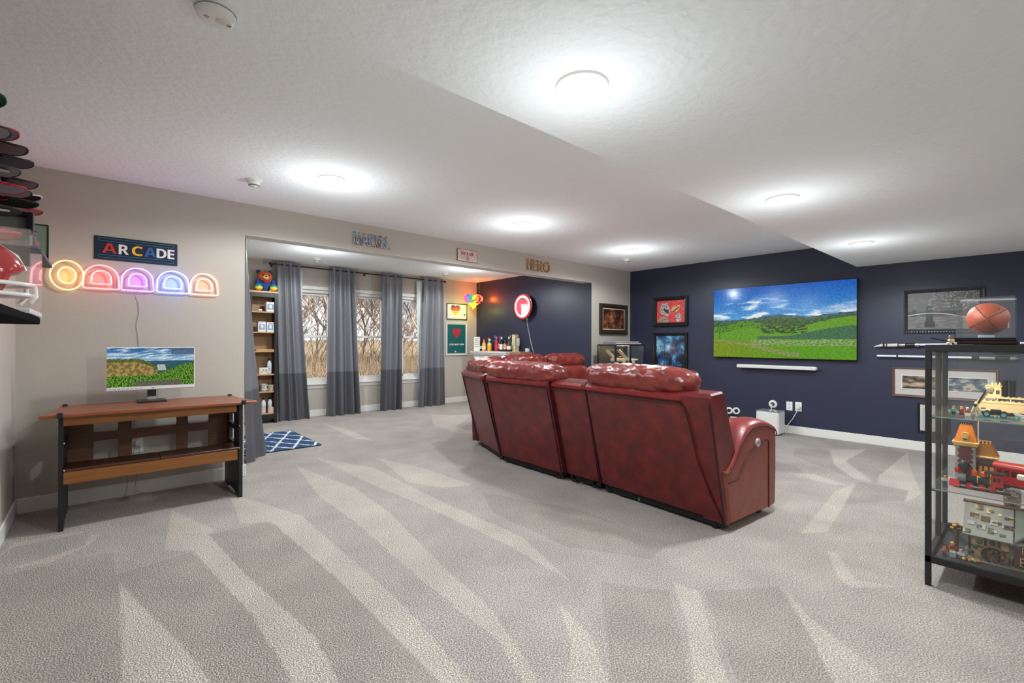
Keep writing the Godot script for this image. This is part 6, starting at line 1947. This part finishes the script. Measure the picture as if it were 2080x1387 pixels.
	for k in 3:
		put("whistle", MB.new().lathe([Vector2(0.005, 0.148), Vector2(0.006, 0.156), Vector2(0.003, 0.162), Vector2(0, 0.17)], 10, V(-0.01, 0, -0.07 + k * 0.014)), cream, sb)
	for z: float in [-0.022, 0.006]:
		put("funnel", MB.new().lathe([Vector2(0.011, 0.086), Vector2(0.011, 0.168), Vector2(0.013, 0.17), Vector2(0.013, 0.178), Vector2(0.009, 0.178), Vector2(0.009, 0.17)], 16, V(0, 0, z)), bk, sb)
	put("mast", MB.new().rod(V(-0.01, 0.062, 0.09), V(-0.01, 0.15, 0.09), 0.0035, 0.0035, 8).ball(V(-0.01, 0.152, 0.09), Vector3.ONE * 0.006, 8), cream, sb)
	var bg := thing("toy_racer", "black and teal toy racing buggy on a teal base in front of the steamboat", "toy car", V(3.42, y1, -0.125))
	var teal := mat("1a8a96", 0.25)
	put("base_plate", brick(MB.new(), V(-0.03, 0, -0.075), V(0.06, 0.006, 0.15), 4, 10), teal, bg)
	put("chassis", brick(MB.new(), V(-0.018, 0.016, -0.06), V(0.036, 0.012, 0.115), 2, 6), bk, bg)
	put("cockpit", MB.new().box(V(0, 0.036, -0.01), V(0.026, 0.016, 0.04), 0.004), mat("2c2f36", 0.2), bg)
	put("nose", MB.new().rod(V(0, 0.026, 0.05), V(0, 0.02, 0.085), 0.012, 0.005, 10), mat("dfe4e8", 0.3), bg)
	put("rear_wing", MB.new().box(V(0, 0.046, -0.055), V(0.045, 0.004, 0.018), 0.001), teal, bg)
	for z: float in [-0.042, 0.018]:
		for x: float in [-0.026, 0.026]:
			toy_wheel(bg, V(x, 0.0205, z), 0.0145, 0.012, bk, mat("4fa8c4", 0.25))
	put("light_trail", MB.new().span(V(-0.012, 0.007, 0.076), V(0.012, 0.016, 0.17), 0.003), mat("9fd4ea", 0.1), bg)
	put("red_trail", MB.new().span(V(0.02, 0.018, 0.06), V(0.03, 0.026, 0.18), 0.003), mat("d85a3a", 0.2), bg)
	var cr := thing("toy_crane", "cream toy crane with splayed legs on the upper glass shelf", "toy crane", V(3.43, y1, -0.2))
	for q: Array in [[V(0, 0.0, -0.03), V(0, 0.055, -0.012)], [V(0, 0.0, 0.02), V(0, 0.055, -0.008)], [V(0.03, 0, -0.005), V(0, 0.055, -0.01)]]:
		put("leg", MB.new().rod(q[0], q[1], 0.005, 0.005, 8), cream, cr)
	put("hinge", MB.new().ball(V(0, 0.058, -0.01), Vector3.ONE * 0.01, 10), bk, cr)
	var jb := MB.new()
	jb.t = Transform3D(Basis(Vector3.RIGHT, -0.75), V(0, 0.058, -0.01))
	brick(jb, V(-0.008, 0, -0.008), V(0.016, 0.012, 0.1), 1, 6)
	var jb2 := MB.new()
	jb2.t = Transform3D(Basis(Vector3.RIGHT, -1.05), V(0, 0.05, -0.004))
	jb2.span(V(-0.006, 0, 0), V(0.006, 0.012, 0.12), 0.002)
	put("jib", jb2, cream, cr)
	put("cabin", brick(MB.new(), V(-0.012, 0.13, 0.028), V(0.024, 0.022, 0.03)), cream, cr)
	put("ladder", MB.new().rod(V(-0.01, 0.07, 0.0), V(-0.01, 0.14, 0.03), 0.004, 0.004, 6), bk, cr)
	small_figure("small toy figure in green, first on the upper glass shelf", V(3.42, y1, -0.292), "3f9a6a", "26302a", "6a5648")
	small_figure("small toy figure in dark red with orange hair on the upper glass shelf", V(3.43, y1, -0.262), "8a2a20", "6a1c1a", "d86a2a")
	small_figure("small toy figure in brown with pale trousers beside the toy crane", V(3.41, y1, -0.238), "9a4a2a", "dcd8d0", "e0d4c0")
	# middle shelf: station, locomotive, carriage
	var y2 := 0.511
	var st := thing("toy_station", "toy station with a brick red tower and orange roof on the lower glass shelf", "toy building", V(3.64, y2, -0.24))
	var brickm := mat("6a1f1c", 0.35)
	var grey := mat("9a9a9a", 0.35)
	var tan_ := mat("d8b868", 0.3)
	var orange := mat("cc7a1e", 0.28)
	put("tower", MB.new().span(V(-0.035, 0, -0.058), V(0.035, 0.19, 0.018), 0.001), brickm, st)
	for k in 12:
		for z: float in [-0.0595, 0.0195]:
			put("corner_stone", MB.new().box(V(-0.0362, 0.008 + k * 0.0155, z + (0.006 if z < 0 else -0.006) * (1.0 if k % 2 else 0.6)), V(0.004, 0.0135, 0.017 if k % 2 else 0.011), 0.001), grey, st)
	put("string_course", MB.new().span(V(-0.039, 0.088, -0.061), V(-0.034, 0.096, 0.021)), grey, st)
	put("cornice", brick(MB.new(), V(-0.045, 0.19, -0.068), V(0.09, 0.012, 0.096), 5, 5), tan_, st)
	put("cornice", MB.new().span(V(-0.05, 0.202, -0.074), V(0.05, 0.214, 0.034), 0.002), tan_, st)
	var rf := MB.new()
	var lo := [V(-0.044, 0.214, -0.066), V(0.044, 0.214, -0.066), V(0.044, 0.214, 0.026), V(-0.044, 0.214, 0.026)]
	var hi := [V(-0.02, 0.308, -0.042), V(0.02, 0.308, -0.042), V(0.02, 0.308, 0.004), V(-0.02, 0.308, 0.004)]
	var nn := [V(0, 0.3, -1), V(1, 0.3, 0), V(0, 0.3, 1), V(-1, 0.3, 0)]
	for k in 4:
		rf.quad(lo[k], lo[(k + 1) % 4], hi[(k + 1) % 4], hi[k], (nn[k] as Vector3).normalized(), false)
	rf.quad(hi[0], hi[1], hi[2], hi[3], Vector3.UP, false)
	var ro := put("tower_roof", rf, orange, st)
	put("dormer", MB.new().span(V(-0.048, 0.22, -0.034), V(-0.02, 0.25, -0.006), 0.001), tan_, ro)
	put("dormer_window", MB.new().span(V(-0.0495, 0.225, -0.028), V(-0.047, 0.245, -0.012)), mat("1f3a34", 0.2), ro)
	put("dormer_gable", MB.new().rod(V(-0.05, 0.25, -0.02), V(-0.024, 0.25, -0.02), 0.017, 0.017, 12), tan_, ro)
	for k in 6:
		put("cresting", MB.new().rod(V(-0.02, 0.308, -0.042 + k * 0.0092), V(-0.02, 0.319, -0.042 + k * 0.0092), 0.0035, 0.0025, 6), bk, ro)
	put("flag_pole", MB.new().rod(V(-0.02, 0.21, 0.03), V(-0.02, 0.335, 0.03), 0.003, 0.002, 8), mat("e6dcd0", 0.3), st)
	put("wing_wall", MB.new().span(V(0.0, 0, 0.02), V(0.11, 0.13, 0.1), 0.001), mat("5a2f22", 0.4), st)
	for k in 3:
		put("wing_window", MB.new().span(V(-0.0015, 0.03, 0.03 + k * 0.022), V(0.001, 0.085, 0.044 + k * 0.022)), mat("c8a24a", 0.3), st)
	put("wing_cornice", brick(MB.new(), V(-0.01, 0.13, 0.018), V(0.13, 0.01, 0.09), 6, 5), tan_, st)
	var wr := MB.new()
	wr.t = Transform3D(Basis(Vector3(0, 0, 1), Vector3(0, 1, 0), Vector3(1, 0, 0)), Vector3.ZERO)
	wr.prism(PackedVector2Array([Vector2(0.02, 0.14), Vector2(0.105, 0.14), Vector2(0.075, 0.212), Vector2(0.02, 0.212)]), 0.0, 0.11, 0.001)
	var wo := put("wing_roof", wr, mat("a8721c", 0.3), st)
	for k in 4:
		put("cresting", MB.new().rod(V(0.0, 0.212, 0.026 + k * 0.014), V(0.0, 0.222, 0.026 + k * 0.014), 0.0035, 0.0025, 6), bk, wo)
	var red := mat("b5161c", 0.22)
	var lc2 := thing("toy_locomotive", "black and red toy steam locomotive with a large funnel on the lower glass shelf", "toy train", V(3.42, y2, -0.2))
	put("frame", MB.new().span(V(-0.018, 0.016, -0.07), V(0.018, 0.03, 0.09), 0.002), bk, lc2)
	var cc := MB.new()
	cc.prism(PackedVector2Array([Vector2(-0.026, 0.004), Vector2(0.026, 0.004), Vector2(0.012, 0.036), Vector2(-0.012, 0.036)]), -0.105, -0.066, 0.001)
	put("cowcatcher", cc, red, lc2)
	for k in 5:
		put("cowcatcher_bar", MB.new().rod(V(-0.024 + k * 0.012, 0.005, -0.107), V(-0.01 + k * 0.005, 0.037, -0.104), 0.0016, 0.0016, 6), red, lc2)
	put("smokebox", MB.new().rod(V(0, 0.052, -0.075), V(0, 0.052, -0.045), 0.022, 0.022, 18), mat("6f7276", 0.35), lc2)
	put("boiler", MB.new().rod(V(0, 0.052, -0.045), V(0, 0.052, 0.05), 0.021, 0.021, 18), mat("12211c", 0.25), lc2)
	for z: float in [-0.046, 0.0, 0.046]:
		put("boiler_band", MB.new().rod(V(0, 0.052, z - 0.002), V(0, 0.052, z + 0.002), 0.022, 0.022, 18), mat("c8962e", 0.3, 0.5), lc2)
	put("funnel", MB.new().lathe([Vector2(0.008, 0.07), Vector2(0.01, 0.09), Vector2(0.024, 0.115), Vector2(0.014, 0.145), Vector2(0.01, 0.145)], 16, V(0, 0, -0.05), true), bk, lc2)
	put("lamp", brick(MB.new(), V(-0.011, 0.076, -0.087), V(0.022, 0.022, 0.018)), red, lc2)
	for z: float in [-0.012, 0.022]:
		put("dome", MB.new().lathe([Vector2(0.012, 0.07), Vector2(0.012, 0.088), Vector2(0.009, 0.096), Vector2(0, 0.1)], 14, V(0, 0, z), true), mat("c8481e", 0.25), lc2)
	put("cab", MB.new().span(V(-0.026, 0.03, 0.05), V(0.026, 0.09, 0.09), 0.002), red, lc2)
	for z: float in [0.057, 0.072]:
		put("cab_window", MB.new().span(V(-0.0275, 0.058, z), V(-0.025, 0.08, z + 0.01)), bk, lc2)
	put("cab_roof", MB.new().box(V(0, 0.098, 0.062), V(0.062, 0.006, 0.075), 0.002), mat("1a2420", 0.3), lc2)
	for z: float in [-0.028, 0.016, 0.052]:
		for x: float in [-0.022, 0.022]:
			toy_wheel(lc2, V(x, 0.0175, z), 0.0165, 0.006, mat("8a1218", 0.3), red, "driving_wheel")
	put("side_rod", MB.new().rod(V(-0.028, 0.018, -0.028), V(-0.028, 0.018, 0.052), 0.002, 0.002, 6), mat("9a9a9e", 0.3, 0.8), lc2)
	put("track", MB.new().span(V(-0.03, 0, -0.09), V(0.03, 0.0012, 0.12)), mat("3a3a3c", 0.5), lc2)
	var cg := thing("toy_carriage", "red toy railway carriage with a white roof behind the locomotive", "toy train", V(3.52, y2, -0.05), -18)
	put("body", MB.new().span(V(-0.028, 0.03, -0.09), V(0.028, 0.12, 0.09), 0.002), red, cg)
	for k in 6:
		put("window", MB.new().span(V(-0.0295, 0.075, -0.08 + k * 0.027), V(-0.027, 0.105, -0.06 + k * 0.027)), mat("3a1012", 0.2), cg)
	var rfp := MB.new()
	var rr2 := []
	for i in 2:
		var row := []
		for j in 13:
			var a := PI * j / 12.0
			row.append(V(cos(a) * 0.034, 0.118 + sin(a) * 0.024, -0.096 + i * 0.192))
		rr2.append(row)
	rfp.grid(rr2)
	rfp.span(V(-0.033, 0.116, -0.096), V(0.033, 0.121, 0.096))
	put("curved_roof", rfp, mat("9a1a1c", 0.3), cg)
	put("white_awning", MB.new().span(V(-0.05, 0.07, 0.0), V(-0.03, 0.1, 0.095), 0.006), mat("d8d2c8", 0.3), cg)
	for z: float in [-0.06, 0.06]:
		for x: float in [-0.024, 0.024]:
			toy_wheel(cg, V(x, 0.015, z), 0.014, 0.006, bk, red)
	put("running_board", MB.new().span(V(-0.026, 0.022, -0.085), V(0.026, 0.03, 0.085)), bk, cg)
	small_figure("small toy figure in blue with orange hair beside the toy station", V(3.42, y2 + 0.0015, -0.325), "d8c8b8", "2a4a8a", "d8822e")
	# bottom: cottage and figures
	var y3 := 0.133
	var cot := thing("toy_cottage", "toy cottage with a large grey roof and a water wheel on the cabinet floor", "toy building", V(3.52, y3, -0.13))
	put("base_plate", brick(MB.new(), V(-0.09, 0, -0.13), V(0.2, 0.006, 0.3), 8, 12), mat("6a6a5a", 0.4), cot)
	var plaster := mat("b0986a", 0.4)
	var timber := mat("4a3020", 0.45)
	put("wall", MB.new().span(V(-0.03, 0.006, -0.11), V(0.08, 0.13, 0.04), 0.001), plaster, cot)
	for z: float in [-0.11, -0.05, 0.0]:
		put("timber_post", MB.new().span(V(-0.034, 0.006, z), V(-0.03, 0.13, z + 0.01)), timber, cot)
	for y: float in [0.06, 0.124]:
		put("timber_beam", MB.new().span(V(-0.034, y, -0.11), V(-0.0305, y + 0.008, 0.04)), timber, cot)
	for k in 7:
		put("climbing_leaf", MB.new().ball(V(-0.036, 0.03 + (k * 29 % 80) * 0.001, -0.1 + k * 0.016), V(0.006, 0.012, 0.012), 8), mat("24503c", 0.5), cot)
	var slab_n := Vector3(-0.62, 0.78, 0).normalized()
	var rs := MB.new()
	rs.t = Transform3D(Basis(Vector3(0, 0, 1), 0.86), V(-0.06, 0.118, -0.045))
	rs.span(V(0, 0, -0.085), V(0.2, 0.01, 0.10), 0.002)
	var rso := put("roof_slope", rs, mat("8d918a", 0.4), cot)
	var rs2 := MB.new()
	rs2.t = rs.t
	rs2.span(V(-0.004, 0.002, 0.105), V(0.2, 0.013, 0.29), 0.002)
	put("roof_slope", rs2, mat("767d6f", 0.4), cot)
	for k in 22:
		var sh := MB.new()
		sh.t = rs.t
		var z := -0.075 + (k * 53 % 170) * 0.001; var x := 0.02 + (k * 37 % 160) * 0.001
		sh.box(V(x, 0.012, z), V(0.014 + (k % 3) * 0.008, 0.004, 0.016 + (k % 4) * 0.006), 0.001)
		put("roof_tile", sh, mat(["c9b98a", "4f5f44", "a8ada6", "5a4030"][k % 4], 0.4), rso)
	var rg := MB.new()
	rg.t = rs.t
	rg.span(V(0.19, -0.004, -0.09), V(0.205, 0.016, 0.29), 0.002)
	put("ridge", rg, mat("5f4636", 0.45), cot)
	var gb := MB.new()
	gb.t = Transform3D(Basis(Vector3.UP, -PI / 2), V(-0.06, 0, 0.092))
	gb.prism(PackedVector2Array([Vector2(-0.035, 0.006), Vector2(0.05, 0.006), Vector2(0.05, 0.115), Vector2(0.008, 0.165), Vector2(-0.035, 0.115)]), 0.0, -0.1, 0.001)
	put("gable_house", gb, mat("5a3028", 0.45), cot)
	for k in 7:
		put("gable_board", MB.new().span(V(-0.0625, 0.1, 0.062 + k * 0.0115), V(-0.06, 0.118 + 0.035 * (1.0 - absf(k - 3.0) / 3.0), 0.072 + k * 0.0115), 0.001), mat("6a3a30", 0.45), cot)
	for s: float in [-1.0, 1.0]:
		var gr := MB.new()
		gr.t = Transform3D(Basis(Vector3.RIGHT, s * 0.87), V(0, 0.17, 0.1))
		gr.span(V(-0.07, -0.002, 0 if s > 0 else -0.078), V(0.04, 0.008, 0.078 if s > 0 else 0), 0.001)
		put("gable_roof", gr, mat("5d6266", 0.45), cot)
	for q: Array in [[0.02, 0.062, 0.078, 0.122], [0.085, 0.115, 0.085, 0.115]]:
		put("window_frame", MB.new().span(V(-0.064, q[0], q[2]), V(-0.0605, q[1], q[3]), 0.001), mat("c9b48a", 0.4), cot)
		for k in 4:
			var zc: float = lerpf(q[2], q[3], 0.27 + 0.46 * (k % 2)); var yc: float = lerpf(q[0], q[1], 0.27 + 0.46 * (k / 2))
			put("window_pane", MB.new().box(V(-0.0645, yc, zc), V(0.001, (q[1] - q[0]) * 0.34, (q[3] - q[2]) * 0.34)), mat("3a2a1e", 0.3), cot)
	var wy := 0.045; var wz := -0.015
	var whl := MB.new()
	for k in 2:
		var p := []
		for j in 24:
			p.append(V(-0.075 + k * 0.02, wy + cos(TAU * j / 24.0) * 0.042, wz + sin(TAU * j / 24.0) * 0.042))
		whl.tube(p, 0.0045, 6, true)
	var who := put("water_wheel", whl, mat("5a2f22", 0.45), cot)
	for j in 10:
		var a := TAU * j / 10.0
		put("spoke", MB.new().rod(V(-0.076, wy, wz), V(-0.076, wy + cos(a) * 0.04, wz + sin(a) * 0.04), 0.002, 0.002, 6), mat("4a261c", 0.45), who)
		put("paddle", MB.new().box(V(-0.065, wy + cos(a) * 0.04, wz + sin(a) * 0.04), V(0.022, 0.006, 0.006), 0.001), mat("6a3a28", 0.45), who)
	put("axle", MB.new().rod(V(-0.085, wy, wz), V(-0.03, wy, wz), 0.005, 0.005, 10), timber, who)
	small_figure("small orange haired toy figure at the front corner of the cabinet floor", V(3.40, y3, -0.325), "d87a2e", "3a5a9a", "c8681e")
	small_figure("small toy figure in yellow and red behind the grey toy blocks", V(3.47, y3, -0.30), "c8402a", "e0b030", "e8c83a", -60, 1.3)
	small_figure("small toy figure in white and grey beside the water wheel", V(3.41, y3, -0.262), "c9c9c9", "7a7a80", "9a9a9a", -100, 1.1)
	var gbk := thing("toy_blocks", "pair of grey toy blocks between the figures on the cabinet floor", "toy blocks", V(3.40, y3, -0.292))
	put("block", brick(MB.new(), V(-0.012, 0, -0.012), V(0.024, 0.03, 0.024)), mat("a2a4a8", 0.35), gbk)
	put("block", brick(MB.new(), V(0.018, 0, -0.01), V(0.022, 0.02, 0.022)), mat("8a8c90", 0.35), gbk)
	var tr := thing("toy_tree", "brown toy tree trunk with yellow leaves beside the cottage", "toy tree", V(3.54, y3, -0.295))
	put("trunk", MB.new().rod(V(0, 0, 0), V(0.01, 0.13, 0.012), 0.012, 0.008, 8), mat("4f3226", 0.5), tr)
	for k in 5:
		put("leaf", MB.new().box(V(-0.01 + k * 0.006, 0.12 + (k % 3) * 0.014, -0.012 + k * 0.009), V(0.02, 0.006, 0.016), 0.001), mat(["c8962e", "d8b85a"][k % 2], 0.4), tr)
	var lf := thing("toy_plants", "low yellow and green toy plants along the cabinet front", "toy plants", V(3.395, y3, -0.225))
	for k in 6:
		put("plant", MB.new().ball(V((k % 2) * 0.018, 0.008, -0.025 + k * 0.011), V(0.009, 0.009, 0.008), 8), mat(["d8a82e", "2f7a4a", "c8582a"][k % 3], 0.4), lf)
	var stt := thing("stone_figure", "mottled brown and grey toy rock figure standing behind the cottage roof", "toy figure", V(3.85, y3, -0.088))
	var mot := collage("6a5a44", "4a4438", "857a60", "3a352c", 22)
	put("base", MB.new().lathe([Vector2(0, 0), Vector2(0.04, 0), Vector2(0.036, 0.1), Vector2(0.026, 0.17), Vector2(0.03, 0.2)], 14, Vector3.ZERO, true), mot, stt)
	put("body", MB.new().lathe([Vector2(0.026, 0.2), Vector2(0.036, 0.24), Vector2(0.036, 0.31), Vector2(0.028, 0.345), Vector2(0, 0.35)], 14, Vector3.ZERO, true), mot, stt)
	put("arm", MB.new().rod(V(-0.02, 0.19, -0.02), V(-0.05, 0.2, -0.06), 0.009, 0.007, 8), mot, stt)
